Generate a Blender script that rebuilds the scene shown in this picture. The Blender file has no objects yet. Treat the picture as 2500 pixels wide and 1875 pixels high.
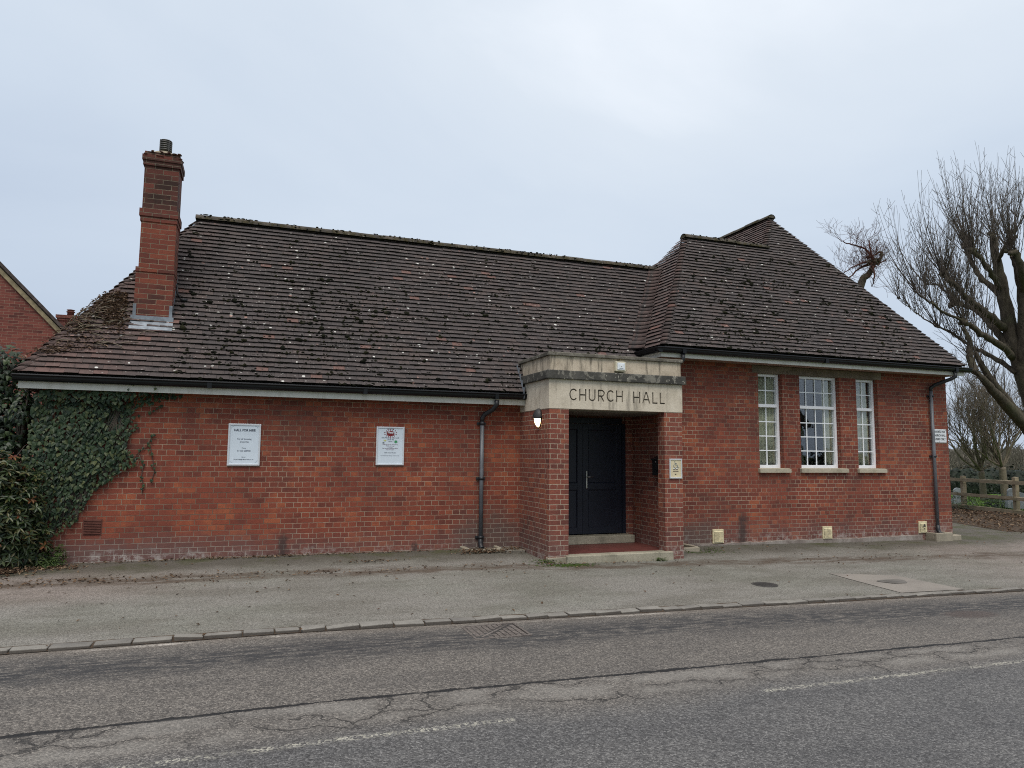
import bpy, bmesh, math, random
from mathutils import Vector, Matrix
from mathutils.noise import noise as pnoise
R = math.radians
rng = random.Random(7)
scene = bpy.context.scene
COL = scene.collection

# ------------------------------------------------------------------ camera
F_PX, YAW, PITCH, ROLL, EYE = 1724.94, 0.349786, 0.097137, 0.0103227, 1.5835
cf = Vector((math.sin(YAW)*math.cos(PITCH), math.cos(YAW)*math.cos(PITCH), math.sin(PITCH)))
cr = Vector((math.cos(YAW), -math.sin(YAW), 0))
cu = cr.cross(cf)
r2 = cr*math.cos(ROLL) + cu*math.sin(ROLL)
u2 = cu*math.cos(ROLL) - cr*math.sin(ROLL)
CAM = Vector((0, 0, EYE))
cam_data = bpy.data.cameras.new('camera')
cam = bpy.data.objects.new('camera', cam_data)
COL.objects.link(cam)
cam.matrix_world = Matrix(((r2.x, u2.x, -cf.x, 0), (r2.y, u2.y, -cf.y, 0), (r2.z, u2.z, -cf.z, EYE), (0, 0, 0, 1)))
cam_data.sensor_width = 36
cam_data.lens = F_PX/2500*36
cam_data.clip_end = 3000
scene.camera = cam

def at(x, y, Y):
    """world point that was surveyed from the photograph on the plane at depth Y"""
    d = cf + r2*((x-1250)/F_PX) - u2*((y-937.5)/F_PX)
    return CAM + d*(Y/d.y)

# ------------------------------------------------------------------ mesh helpers
class MB:
    def __init__(s):
        s.v = []; s.f = []; s.sm = []
    def add(s, vs, fs, smooth=False):
        b = len(s.v)
        s.v += [tuple(p) for p in vs]
        for f in fs:
            s.f.append(tuple(i+b for i in f)); s.sm.append(smooth)
        return s
    def box(s, x0, x1, y0, y1, z0, z1):
        vs = [(x, y, z) for z in (z0, z1) for y in (y0, y1) for x in (x0, x1)]
        return s.add(vs, [(0, 2, 3, 1), (4, 5, 7, 6), (0, 1, 5, 4), (2, 6, 7, 3), (0, 4, 6, 2), (1, 3, 7, 5)])
    def bbox(s, x0, x1, y0, y1, z0, z1, b=.004):
        """box with chamfered edges"""
        bm = bmesh.new()
        bmesh.ops.create_cube(bm, size=1)
        for v in bm.verts:
            v.co = Vector(((x0+x1)/2+v.co.x*(x1-x0), (y0+y1)/2+v.co.y*(y1-y0), (z0+z1)/2+v.co.z*(z1-z0)))
        bmesh.ops.bevel(bm, geom=bm.edges[:], offset=b, segments=2, affect='EDGES', profile=.5)
        s.addbm(bm); return s
    def addbm(s, bm, smooth=False):
        bm.verts.index_update()
        s.add([v.co for v in bm.verts], [[v.index for v in f.verts] for f in bm.faces], smooth)
        bm.free(); return s
    def quad(s, a, b, c, d, smooth=False):
        return s.add([a, b, c, d], [(0, 1, 2, 3)], smooth)
    def poly(s, pts):
        return s.add(pts, [tuple(range(len(pts)))])
    def extrude_x(s, prof, x0, x1, closed=True, smooth=False):
        """profile of (y,z) pulled along x"""
        n = len(prof)
        vs = [(x0, p[0], p[1]) for p in prof] + [(x1, p[0], p[1]) for p in prof]
        fs = [(i, (i+1) % n, n+(i+1) % n, n+i) for i in range(n if closed else n-1)]
        if closed: fs += [tuple(range(n))[::-1], tuple(range(n, 2*n))]
        return s.add(vs, fs, smooth)
    def extrude_y(s, prof, y0, y1, smooth=False):
        n = len(prof)
        vs = [(p[0], y0, p[1]) for p in prof] + [(p[0], y1, p[1]) for p in prof]
        fs = [(i, (i+1) % n, n+(i+1) % n, n+i) for i in range(n)] + [tuple(range(n))[::-1], tuple(range(n, 2*n))]
        return s.add(vs, fs, smooth)
    def tube(s, pts, rad, sides=8, cap=True, smooth=True):
        pts = [Vector(p) for p in pts]
        n = len(pts)
        if not hasattr(rad, '__len__'): rad = [rad]*n
        b = len(s.v); ref = None
        for i, p in enumerate(pts):
            t = (pts[min(i+1, n-1)]-pts[max(i-1, 0)])
            if t.length < 1e-9: t = Vector((0, 0, 1))
            t.normalize()
            if ref is None:
                ref = Vector((1, 0, 0)) if abs(t.x) < .8 else Vector((0, 1, 0))
            a = (ref - t*ref.dot(t)).normalized(); ref = a; c = t.cross(a)
            for k in range(sides):
                an = 2*math.pi*k/sides
                s.v.append(tuple(p + (a*math.cos(an)+c*math.sin(an))*rad[i]))
        for i in range(n-1):
            for k in range(sides):
                k2 = (k+1) % sides
                s.f.append((b+i*sides+k, b+i*sides+k2, b+(i+1)*sides+k2, b+(i+1)*sides+k)); s.sm.append(smooth)
        if cap:
            s.f.append(tuple(b+k for k in range(sides))[::-1]); s.sm.append(False)
            s.f.append(tuple(b+(n-1)*sides+k for k in range(sides))); s.sm.append(False)
        return s
    def lathe(s, prof, cx, cy, cz, n=20, sx=1, sy=1):
        """profile of (r,z)"""
        b = len(s.v)
        for r, z in prof:
            for k in range(n):
                a = 2*math.pi*k/n
                s.v.append((cx+r*sx*math.cos(a), cy+r*sy*math.sin(a), cz+z))
        for i in range(len(prof)-1):
            for k in range(n):
                k2 = (k+1) % n
                s.f.append((b+i*n+k, b+i*n+k2, b+(i+1)*n+k2, b+(i+1)*n+k)); s.sm.append(True)
        s.f.append(tuple(b+k for k in range(n))[::-1]); s.sm.append(False)
        s.f.append(tuple(b+(len(prof)-1)*n+k for k in range(n))); s.sm.append(False)
        return s
    def blob(s, c, rx, ry, rz, jit=.25, sub=1):
        bm = bmesh.new(); bmesh.ops.create_icosphere(bm, subdivisions=sub, radius=1)
        for v in bm.verts:
            k = 1+rng.uniform(-jit, jit)
            v.co = Vector((c[0]+v.co.x*rx*k, c[1]+v.co.y*ry*k, c[2]+v.co.z*rz*k))
        return s.addbm(bm, True)
    def build(s, name, mat, parent=None, uv=True):
        me = bpy.data.meshes.new(name)
        me.from_pydata(s.v, [], s.f)
        me.polygons.foreach_set('use_smooth', s.sm)
        me.update()
        if uv:
            lay = me.uv_layers.new(name='UVMap')
            co = []
            for p in me.polygons:
                n = p.normal; ax, ay, az = abs(n.x), abs(n.y), abs(n.z)
                for li in p.loop_indices:
                    q = me.vertices[me.loops[li].vertex_index].co
                    if az > .75: co += [q.x, q.y]
                    elif ay >= ax: co += [q.x, q.z]
                    else: co += [q.y, q.z]
            lay.data.foreach_set('uv', co)
        me.materials.append(mat)
        o = bpy.data.objects.new(name, me)
        COL.objects.link(o)
        if parent is not None: put(o, parent)
        return o

def put(o, parent):
    o.parent = parent
    o.matrix_parent_inverse = parent.matrix_basis.inverted()

def tag(o, label=None, cat=None, group=None, kind=None):
    for k, v in (('label', label), ('category', cat), ('group', group), ('kind', kind)):
        if v: o[k] = v
    return o

def thing(name, label, cat, loc=(0, 0, 0), group=None):
    o = bpy.data.objects.new(name, None); COL.objects.link(o)
    o.empty_display_size = .2; o.location = loc
    # children are authored in world space; freeze the offset
    o['_'] = 0; del o['_']
    return tag(o, label, cat, group)

def lerp(a, b, t): return a+(b-a)*t
def interp(tab, x):
    if x <= tab[0][0]: return tab[0][1]
    for (x0, y0), (x1, y1) in zip(tab, tab[1:]):
        if x <= x1:
            t = (x-x0)/(x1-x0); t = t*t*(3-2*t)
            return lerp(y0, y1, t)
    return tab[-1][1]

# ------------------------------------------------------------------ node helpers
class NT:
    def __init__(s, name, world=False):
        s.m = bpy.data.materials.new(name); s.m.use_nodes = True
        s.t = s.m.node_tree; s.t.nodes.clear()
        s.out = s.n('ShaderNodeOutputMaterial')
        s.p = s.n('ShaderNodeBsdfPrincipled')
        s.l(s.p.outputs[0], s.out.inputs[0])
        s._geo = s._tc = None
    def n(s, typ, **kw):
        nd = s.t.nodes.new(typ)
        for k, v in kw.items(): setattr(nd, k, v)
        return nd
    def l(s, a, b): s.t.links.new(a, b)
    def set(s, sock, v):
        if hasattr(v, 'is_output') or isinstance(v, bpy.types.NodeSocket): s.l(v, sock)
        elif isinstance(v, (tuple, list)) and len(v) == 3 and sock.type == 'RGBA': sock.default_value = (*v, 1)
        else: sock.default_value = v
    def math(s, op, a, b=0, c=0, clamp=False):
        nd = s.n('ShaderNodeMath', operation=op, use_clamp=clamp)
        s.set(nd.inputs[0], a); s.set(nd.inputs[1], b); s.set(nd.inputs[2], c)
        return nd.outputs[0]
    def mix(s, f, a, b, mode='MIX'):
        nd = s.n('ShaderNodeMix', data_type='RGBA', blend_type=mode)
        s.set(nd.inputs[0], f); s.set(nd.inputs[6], a); s.set(nd.inputs[7], b)
        return nd.outputs[2]
    def noise(s, vec, scale, detail=3, rough=.55, dist=0, color=False):
        nd = s.n('ShaderNodeTexNoise')
        if vec is not None: s.l(vec, nd.inputs['Vector'])
        nd.inputs['Scale'].default_value = scale; nd.inputs['Detail'].default_value = detail
        nd.inputs['Roughness'].default_value = rough; nd.inputs['Distortion'].default_value = dist
        return nd.outputs[1 if color else 0]
    def voro(s, vec, scale, feat='F1', rand=1):
        nd = s.n('ShaderNodeTexVoronoi', feature=feat)
        if vec is not None: s.l(vec, nd.inputs['Vector'])
        nd.inputs['Scale'].default_value = scale; nd.inputs['Randomness'].default_value = rand
        return nd
    def ramp(s, f, stops, interp='LINEAR'):
        nd = s.n('ShaderNodeValToRGB'); r = nd.color_ramp; r.interpolation = interp
        while len(r.elements) > 1: r.elements.remove(r.elements[-1])
        for i, (p, c) in enumerate(stops):
            e = r.elements[0] if i == 0 else r.elements.new(p)
            e.position = p
            e.color = (c, c, c, 1) if not hasattr(c, '__len__') else (*c, 1)
        s.set(nd.inputs[0], f); return nd.outputs[0]
    def map(s, f, a, b, c=0., d=1., smooth=True):
        nd = s.n('ShaderNodeMapRange'); nd.interpolation_type = 'SMOOTHSTEP' if smooth else 'LINEAR'
        s.set(nd.inputs[0], f)
        for i, v in zip((1, 2, 3, 4), (a, b, c, d)): s.set(nd.inputs[i], v)
        return nd.outputs[0]
    @property
    def obj(s):
        if s._tc is None: s._tc = s.n('ShaderNodeTexCoord')
        return s._tc.outputs['Object']
    @property
    def uv(s):
        s.obj; return s._tc.outputs['UV']
    @property
    def geo(s):
        if s._geo is None: s._geo = s.n('ShaderNodeNewGeometry')
        return s._geo.outputs
    def xyz(s, vec=None):
        nd = s.n('ShaderNodeSeparateXYZ'); s.l(vec or s.geo['Position'], nd.inputs[0]); return nd.outputs
    def vec(s, x, y, z=0):
        nd = s.n('ShaderNodeCombineXYZ')
        for i, v in enumerate((x, y, z)): s.set(nd.inputs[i], v)
        return nd.outputs[0]
    def vadd(s, a, b, op='ADD'):
        nd = s.n('ShaderNodeVectorMath', operation=op)
        s.set(nd.inputs[0], a); s.set(nd.inputs[1], b); return nd.outputs[0]
    def scalev(s, a, k):
        nd = s.n('ShaderNodeVectorMath', operation='SCALE')
        s.l(a, nd.inputs[0]); s.set(nd.inputs[3], k); return nd.outputs[0]
    def bump(s, h, strength=.5, dist=.01):
        nd = s.n('ShaderNodeBump'); nd.inputs['Strength'].default_value = strength
        nd.inputs['Distance'].default_value = dist
        s.l(h, nd.inputs['Height']); s.l(nd.outputs[0], s.p.inputs['Normal'])
    def fin(s, col, rough=.8, spec=.3, metal=0):
        s.set(s.p.inputs['Base Color'], col); s.set(s.p.inputs['Roughness'], rough)
        s.p.inputs['Specular IOR Level'].default_value = spec
        s.p.inputs['Metallic'].default_value = metal
        return s.m

# spots of a given radius range, scattered in 3d: returns mask
def spots(s, vec, scale, prob, r0, r1, distort=.3):
    w = s.vadd(vec, s.scalev(s.noise(vec, scale*2.3, 2, color=True), distort/scale))
    v = s.voro(w, scale)
    sep = s.n('ShaderNodeSeparateColor'); s.l(v.outputs['Color'], sep.inputs[0])
    on = s.math('LESS_THAN', sep.outputs[0], prob)
    rad = s.math('MULTIPLY_ADD', sep.outputs[1], r1-r0, r0)
    d = s.math('SUBTRACT', rad, v.outputs['Distance'])
    m = s.map(d, 0, .05)
    return s.math('MULTIPLY', on, m), sep.outputs[2]

def brick_mat(name, cols, mortar, bond='english', dirt=.5, base=True, mort_dark=.5, joint=.0052, rowoff=0., wash=None):
    s = NT(name)
    uv = s.uv; pos = s.geo['Position']
    wob = s.scalev(s.vadd(s.noise(pos, 2.2, 3, color=True), (-.5, -.5, -.5)), .014)
    wob2 = s.scalev(s.vadd(s.noise(pos, 26, 2, color=True), (-.5, -.5, -.5)), .009)
    vec = s.vadd(s.vadd(uv, s.vadd(wob, wob2)), (0.03, rowoff, 0))
    b = s.n('ShaderNodeTexBrick', offset=.5, offset_frequency=2, squash=.5 if bond == 'english' else 1, squash_frequency=2)
    s.l(vec, b.inputs['Vector'])
    b.inputs['Color1'].default_value = (0, 0, 0, 1); b.inputs['Color2'].default_value = (1, 1, 1, 1)
    b.inputs['Mortar'].default_value = (.5, .5, .5, 1)
    b.inputs['Scale'].default_value = 1; b.inputs['Mortar Size'].default_value = joint
    b.inputs['Mortar Smooth'].default_value = .35; b.inputs['Bias'].default_value = 0
    b.inputs['Brick Width'].default_value = .23; b.inputs['Row Height'].default_value = .075
    val = b.outputs['Color']; fac = b.outputs['Fac']
    n1 = s.noise(pos, 1.1, 4, .6); n2 = s.noise(pos, 9, 4, .65); n3 = s.noise(pos, 70, 3, .7)
    v = s.math('MULTIPLY_ADD', s.math('SUBTRACT', val, .5), .72, .5)
    v = s.math('ADD', v, s.math('MULTIPLY', s.math('SUBTRACT', n1, .5), 1.5))
    v = s.math('ADD', v, s.math('MULTIPLY', s.math('SUBTRACT', n2, .5), .7))
    k = len(cols)
    col = s.ramp(v, [(i/(k-1)*.92+.04, c) for i, c in enumerate(cols)])
    col = s.mix(s.math('MULTIPLY', s.map(n3, .35, .75), .45), col, (.05, .022, .017), 'MIX')
    # soot and damp
    soot = s.map(s.noise(pos, .85, 6, .72), .46, .74)
    col = s.mix(s.math('MULTIPLY', soot, dirt), col, (.075, .04, .035))
    # mortar
    md = s.map(s.noise(pos, .9, 4, .6), .40, .62)
    mc = s.mix(md, mortar, tuple(c*mort_dark for c in mortar))
    mc = s.mix(s.map(s.noise(pos, 11, 3), .35, .7, 0, .55), mc, tuple(c*.55 for c in mortar))
    facv = s.math('MULTIPLY', fac, s.map(s.noise(pos, 17, 3), .28, .5, .45, 1))
    col = s.mix(facv, col, mc)
    if base:
        x, y, z = s.xyz()
        up = s.math('ADD', z, s.math('MULTIPLY', s.math('SUBTRACT', s.noise(pos, 2.2, 4, .7), .5), .5))
        low = s.map(up, .12, .52, 1, 0)
        west = s.map(x, -1.6, 1.6, .85, .4)
        col = s.mix(s.math('MULTIPLY', low, west), col, s.mix(fac, (.135, .082, .074), (.29, .25, .22)))
        sal = s.math('MULTIPLY', s.map(up, .0, .22, 1, 0), s.map(s.noise(pos, 9, 6, .8), .47, .64))
        col = s.mix(s.math('MULTIPLY', sal, s.map(x, -1.2, 1.5, .95, .5)), col, (.46, .43, .40))
        # splash marks round the foot of the downpipe, and a damp streak
        for cx, w, h in ((3.6, .75, .75), (7.5, .8, .42)):
            d = s.math('DIVIDE', s.math('ABSOLUTE', s.math('SUBTRACT', x, cx)), w)
            m = s.math('MULTIPLY', s.map(d, .3, 1, 1, 0), s.map(up, h*.4, h*1.2, 1, 0))
            col = s.mix(s.math('MULTIPLY', m, .62), col, s.mix(fac, (.085, .072, .063), (.23, .21, .18)))
        for cx, w, h in ((.48, .1, .45), (8.55, .13, .62), (2.42, .06, .22)):
            d = s.math('DIVIDE', s.math('ABSOLUTE', s.math('SUBTRACT', s.math('ADD', x, s.math('MULTIPLY', s.math('SUBTRACT', s.noise(pos, 14, 3), .5), .16)), cx)), w)
            m = s.math('MULTIPLY', s.map(d, .2, 1, 1, 0), s.map(z, h*.6, h, 1, 0))
            col = s.mix(s.math('MULTIPLY', m, .75), col, (.045, .036, .034))
    if wash: col = s.mix(wash[0], col, wash[1])
    h = s.math('SUBTRACT', s.math('MULTIPLY', n2, .35), s.math('MULTIPLY', fac, .8))
    h = s.math('ADD', h, s.math('MULTIPLY', n3, .4))
    s.bump(h, .55, .009)
    return s.fin(col, .88, .25)

def plain(name, col, rough=.6, spec=.4, metal=0, var=.25, scale=6, bump=0, bscale=60):
    s = NT(name)
    n = s.noise(s.geo['Position'], scale, 4, .6)
    c = s.mix(s.map(n, .3, .7), tuple(x*(1-var) for x in col), tuple(min(1, x*(1+var*.6)) for x in col))
    if bump: s.bump(s.noise(s.geo['Position'], bscale, 4, .65), bump, .01)
    return s.fin(c, rough, spec, metal)

def leaf_mat(name, cols, rough=.5, spec=.35, trans=.15, vein=0):
    s = NT(name)
    c = s.ramp(s.geo['Random Per Island'], [(i/(len(cols)-1) if len(cols) > 1 else 0, c) for i, c in enumerate(cols)])
    n = s.noise(s.geo['Position'], 45, 3)
    c = s.mix(s.map(n, .3, .7, 0, .5), c, s.mix(.5, c, (.01, .014, .006)))
    s.fin(c, rough, spec)
    if trans:
        tr = s.n('ShaderNodeBsdfTranslucent'); s.l(c, tr.inputs[0])
        mx = s.n('ShaderNodeMixShader'); mx.inputs[0].default_value = trans
        s.l(s.p.outputs[0], mx.inputs[1]); s.l(tr.outputs[0], mx.inputs[2]); s.l(mx.outputs[0], s.out.inputs[0])
    return s.m

# ------------------------------------------------------------------ materials
M = {}
M['brick'] = brick_mat('wall_brick', [(.13, .040, .029), (.185, .051, .033), (.225, .059, .036), (.25, .066, .038), (.34, .10, .048)], (.34, .245, .175), dirt=.62, mort_dark=.42, joint=.0052)
M['brick_hall'] = brick_mat('hall_brick', [(.13, .042, .031), (.182, .052, .036), (.22, .060, .038), (.245, .067, .041), (.34, .102, .051)], (.38, .29, .21), dirt=.55, mort_dark=.46, joint=.0053)
M['brick_porch'] = brick_mat('porch_brick', [(.13, .046, .036), (.182, .059, .043), (.22, .070, .049), (.242, .077, .052), (.31, .10, .055)], (.39, .315, .235), dirt=.25, mort_dark=.75, joint=.0058)
M['brick_chim'] = brick_mat('chimney_brick', [(.07, .028, .023), (.14, .040, .029), (.185, .050, .033), (.225, .062, .037)], (.26, .20, .14), bond='stretch', dirt=.55, base=False, mort_dark=.6)
M['brick_soot'] = brick_mat('sooty_brick', [(.035, .019, .016), (.08, .03, .024), (.13, .04, .03), (.18, .05, .035)], (.22, .18, .13), bond='stretch', dirt=.5, base=False, mort_dark=.6)
M['brick_far'] = brick_mat('neighbour_brick', [(.09, .03, .026), (.16, .048, .038), (.195, .058, .045), (.23, .075, .055)], (.27, .18, .13), bond='stretch', dirt=.2, base=False, mort_dark=.8)

def tile_mat():
    s = NT('roof_tile')
    pos = s.geo['Position']; rnd = s.geo['Random Per Island']
    x, y, z = s.xyz()
    n1 = s.noise(pos, .8, 4, .6); n2 = s.noise(pos, 14, 4, .65); n3 = s.noise(pos, 90, 3, .7)
    v = s.math('ADD', s.math('MULTIPLY', rnd, .75), s.math('MULTIPLY', s.math('SUBTRACT', n1, .5), 1.1))
    col = s.ramp(v, [(.02, (.050, .042, .041)), (.3, (.061, .050, .049)), (.6, (.069, .055, .052)), (.86, (.078, .058, .053)), (.98, (.090, .062, .055))])
    # warmer, lighter colour at the west end and on the west facing hip
    nx = s.xyz(s.geo['Normal'])[0]
    warm = s.math('MAXIMUM', s.map(s.math('ADD', x, s.math('MULTIPLY', s.math('SUBTRACT', n1, .5), 3)), -2.6, -.4, .7, 0), s.math('MULTIPLY', s.map(nx, -.25, -.55), .55))
    col = s.mix(warm, col, s.ramp(rnd, [(0, (.085, .058, .052)), (.5, (.115, .068, .058)), (.85, (.125, .076, .066)), (1, (.17, .088, .074))]))
    odd = s.math('GREATER_THAN', rnd, .985)
    col = s.mix(s.math('MULTIPLY', odd, .5), col, (.2, .095, .075))
    col = s.mix(s.map(n2, .4, .75, 0, .55), col, (.03, .026, .025))
    col = s.mix(s.map(n3, .5, .75, 0, .35), col, (.15, .13, .12))
    # lichen crust, white and pinkish, in patches
    patch = s.map(s.noise(pos, .9, 3), .36, .56, .35, 1)
    m, r = spots(s, pos, 10.5, .24, .10, .30)
    lc = s.ramp(r, [(0, (.62, .62, .58)), (.66, (.52, .50, .46)), (.67, (.22, .13, .11)), (1, (.30, .18, .15))], 'LINEAR')
    col = s.mix(s.math('MULTIPLY', m, s.math('MULTIPLY', patch, .95)), col, lc)
    m2, r2_ = spots(s, pos, 26, .24, .12, .36)
    col = s.mix(s.math('MULTIPLY', m2, s.math('MULTIPLY', patch, .6)), col, (.30, .28, .26))
    m3, r3_ = spots(s, pos, 6.5, .12, .06, .26, .8)
    col = s.mix(s.math('MULTIPLY', m3, .8), col, (.018, .018, .012))
    s.bump(s.math('ADD', n2, s.math('MULTIPLY', n3, .6)), .45, .006)
    return s.fin(col, .8, .3)
M['tile'] = tile_mat()
M['deck'] = plain('roof_underlay', (.02, .018, .018), .9)
def ridge_mat():
    s = NT('ridge_tile'); pos = s.geo['Position']
    n = s.noise(pos, 5, 5, .65)
    col = s.ramp(s.math('ADD', n, s.math('MULTIPLY', s.geo['Random Per Island'], .15)), [(.3, (.030, .027, .024)), (.5, (.055, .048, .042)), (.65, (.09, .075, .06))])
    z = s.xyz(s.geo['Normal'])[2]
    mo = s.math('MULTIPLY', s.map(s.noise(pos, 11, 4, .7), .42, .58), s.map(z, .2, .95, 1, .2))
    col = s.mix(mo, col, s.ramp(s.noise(pos, 30, 3), [(.35, (.018, .018, .010)), (.65, (.07, .055, .02))]))
    m, r = spots(s, pos, 22, .25, .1, .34)
    col = s.mix(s.math('MULTIPLY', m, .6), col, (.26, .235, .2))
    s.bump(s.noise(pos, 40, 4, .7), .6, .012)
    return s.fin(col, .85, .25)
M['ridge'] = ridge_mat()
M['moss'] = leaf_mat('moss', [(.006, .006, .005), (.010, .010, .006), (.020, .019, .009)], .95, .1, 0)
M['mossgreen'] = leaf_mat('green_moss', [(.03, .05, .012), (.06, .09, .02)], .95, .1, 0)

def stone_mat(name, cols, dark=.5, lich=.0, streak=True, spk=.3):
    s = NT(name); pos = s.geo['Position']
    n1 = s.noise(pos, 3, 5, .65); n2 = s.noise(pos, 32, 4, .7); n3 = s.noise(pos, 120, 2)
    col = s.ramp(s.math('ADD', n1, s.math('MULTIPLY', s.math('SUBTRACT', n2, .5), .35)), [(.3+i*.4/(len(cols)-1), c) for i, c in enumerate(cols)])
    col = s.mix(s.map(n3, .5, .8, 0, spk), col, tuple(c*.35 for c in cols[0]))
    if streak:
        x, y, z = s.xyz()
        st = s.noise(s.vec(s.math('MULTIPLY', s.math('ADD', x, y), 6), s.math('MULTIPLY', z, .7), 0), 1.6, 4, .7)
        col = s.mix(s.math('MULTIPLY', s.map(st, .50, .70), dark), col, (.075, .066, .05))
    if lich:
        m = s.math('MULTIPLY', s.map(s.noise(pos, 7, 4, .65, .4), .53, .60), s.map(s.xyz()[0], 5.9, 6.4, .55, 1))
        col = s.mix(s.math('MULTIPLY', m, lich), col, s.ramp(n2, [(.3, (.24, .225, .19)), (.7, (.34, .32, .27))]))
        m, r = spots(s, pos, 24, .2, .1, .3)
        col = s.mix(s.math('MULTIPLY', m, .8), col, (.40, .38, .32))
    s.bump(s.math('ADD', n2, s.math('MULTIPLY', n3, .5)), .5, .008)
    return s.fin(col, .88, .25)
M['stone'] = stone_mat('limestone', [(.33, .27, .20), (.50, .42, .325), (.59, .505, .395)], .8, spk=.5)
M['frieze'] = stone_mat('frieze_stone', [(.43, .375, .295), (.55, .485, .39), (.61, .545, .445)], .5, spk=.3)
M['stone_dark'] = stone_mat('weathered_stone', [(.035, .034, .032), (.06, .058, .052), (.10, .095, .085)], .5, .9)
M['coping'] = stone_mat('coping_stone', [(.065, .06, .05), (.12, .108, .088), (.20, .18, .15)], .3, .6)
M['lintel'] = stone_mat('concrete_lintel', [(.12, .095, .07), (.17, .138, .104), (.22, .182, .14)], .4)
M['sill'] = stone_mat('sill_stone', [(.30, .27, .2), (.40, .36, .275), (.44, .40, .32)], .2)
M['concrete'] = stone_mat('rough_concrete', [(.20, .175, .13), (.29, .26, .20), (.35, .31, .24)], .3, spk=.5)
def kerb_mat():
    s = NT('kerb_granite'); pos = s.geo['Position']
    n1 = s.noise(pos, 5, 4, .65); n2 = s.noise(pos, 40, 4, .75)
    c = s.ramp(s.math('ADD', s.math('MULTIPLY', s.geo['Random Per Island'], .22), s.math('MULTIPLY', n1, .72)), [(.2, (.12, .113, .105)), (.5, (.20, .188, .168)), (.8, (.29, .275, .245))])
    c = s.mix(s.map(n2, .5, .7, 0, .6), c, (.08, .072, .06))
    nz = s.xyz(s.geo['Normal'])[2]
    c = s.mix(s.math('MULTIPLY', s.map(nz, .75, .35), .8), c, (.055, .046, .038))  # shade on the upright faces painted in, along with road dirt
    s.bump(n2, .7, .01)
    return s.fin(c, .85, .3)
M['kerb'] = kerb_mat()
M['step'] = stone_mat('step_stone', [(.20, .185, .14), (.32, .295, .225), (.38, .35, .27)], .3, spk=.7)
M['letters'] = plain('cut_letter_shade', (.10, .088, .07), .9)
M['redfloor'] = plain('red_floor', (.115, .036, .03), .55, .4, var=.2)
M['plaster'] = plain('inner_plaster', (.35, .33, .30), .9)
M['ceiling'] = plain('porch_ceiling', (.16, .14, .12), .9)
M['white'] = plain('white_paint', (.74, .74, .74), .4, .45, var=.06, scale=3)
def fascia_mat():
    s = NT('fascia_paint'); pos = s.geo['Position']
    x, y, z = s.xyz()
    n = s.noise(s.vec(s.math('MULTIPLY', x, 5), s.math('MULTIPLY', z, .8), 0), 2, 4, .7)
    c = s.mix(s.map(n, .45, .75, 0, .55), (.58, .57, .52), (.36, .34, .28))
    return s.fin(c, .5, .35)
M['fascia'] = fascia_mat()
M['upvc'] = plain('window_frame_white', (.80, .80, .82), .3, .5, var=.05)
M['bar'] = plain('glazing_bar_white', (.86, .88, .90), .3, .5, var=.03)
M['gutter'] = plain('gutter_black', (.005, .0055, .007), .38, .3, var=.3)
M['pipe'] = plain('downpipe_grey', (.115, .122, .135), .42, .45, var=.3, scale=4)
M['pipe_joint'] = plain('downpipe_joint_black', (.018, .019, .022), .45, .4)
M['lead'] = plain('lead_sheet', (.20, .225, .255), .55, .4, .3, var=.35, scale=9)
M['metal'] = plain('zinc_terminal', (.085, .082, .078), .5, .5, .5, var=.35)
M['mortar'] = plain('flaunching', (.27, .235, .17), .95, .2, var=.35, scale=12, bump=.5)
M['door'] = plain('door_navy', (.013, .016, .026), .45, .35, var=.12)
M['chrome'] = plain('handle_steel', (.55, .53, .5), .3, .5, .9)
M['black'] = plain('black_metal', (.012, .012, .013), .4, .4)
M['hood'] = plain('lamp_hood', (.03, .027, .027), .5, .4)
M['cream'] = plain('cream_plastic', (.58, .53, .40), .5, .4, var=.15)
M['creamvent'] = plain('cream_vent', (.60, .53, .34), .6, .35, var=.2, scale=14)
M['terra'] = plain('terracotta', (.135, .055, .042), .85, .2, var=.3)
M['dark'] = plain('dark_void', (.006, .006, .006), .9)
M['alu'] = plain('aluminium_frame', (.66, .67, .70), .3, .5, .35, var=.08)
M['panel'] = plain('white_panel', (.60, .67, .74), .35, .45, var=.03)
M['signwhite'] = plain('sign_white', (.70, .73, .76), .4, .4, var=.05)
M['paper'] = plain('faded_paper', (.62, .54, .36), .5, .4, var=.12)
M['ink'] = plain('ink_navy', (.03, .04, .07), .6)
M['inkblack'] = plain('ink_black', (.015, .016, .02), .6)
M['inkred'] = plain('ink_red', (.22, .016, .02), .6)
M['inkgreen'] = plain('ink_green', (.03, .26, .09), .6)
M['inkyellow'] = plain('ink_yellow', (.45, .46, .12), .6)
M['inkpurple'] = plain('ink_purple', (.16, .05, .10), .6)
M['inkgrey'] = plain('ink_grey', (.22, .27, .30), .6)
M['curtain'] = plain('curtain_cloth', (.56, .53, .40), .9, .1, var=.12)
M['curtain_dark'] = plain('curtain_brown', (.10, .075, .06), .9, .1)
M['wood'] = None
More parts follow.
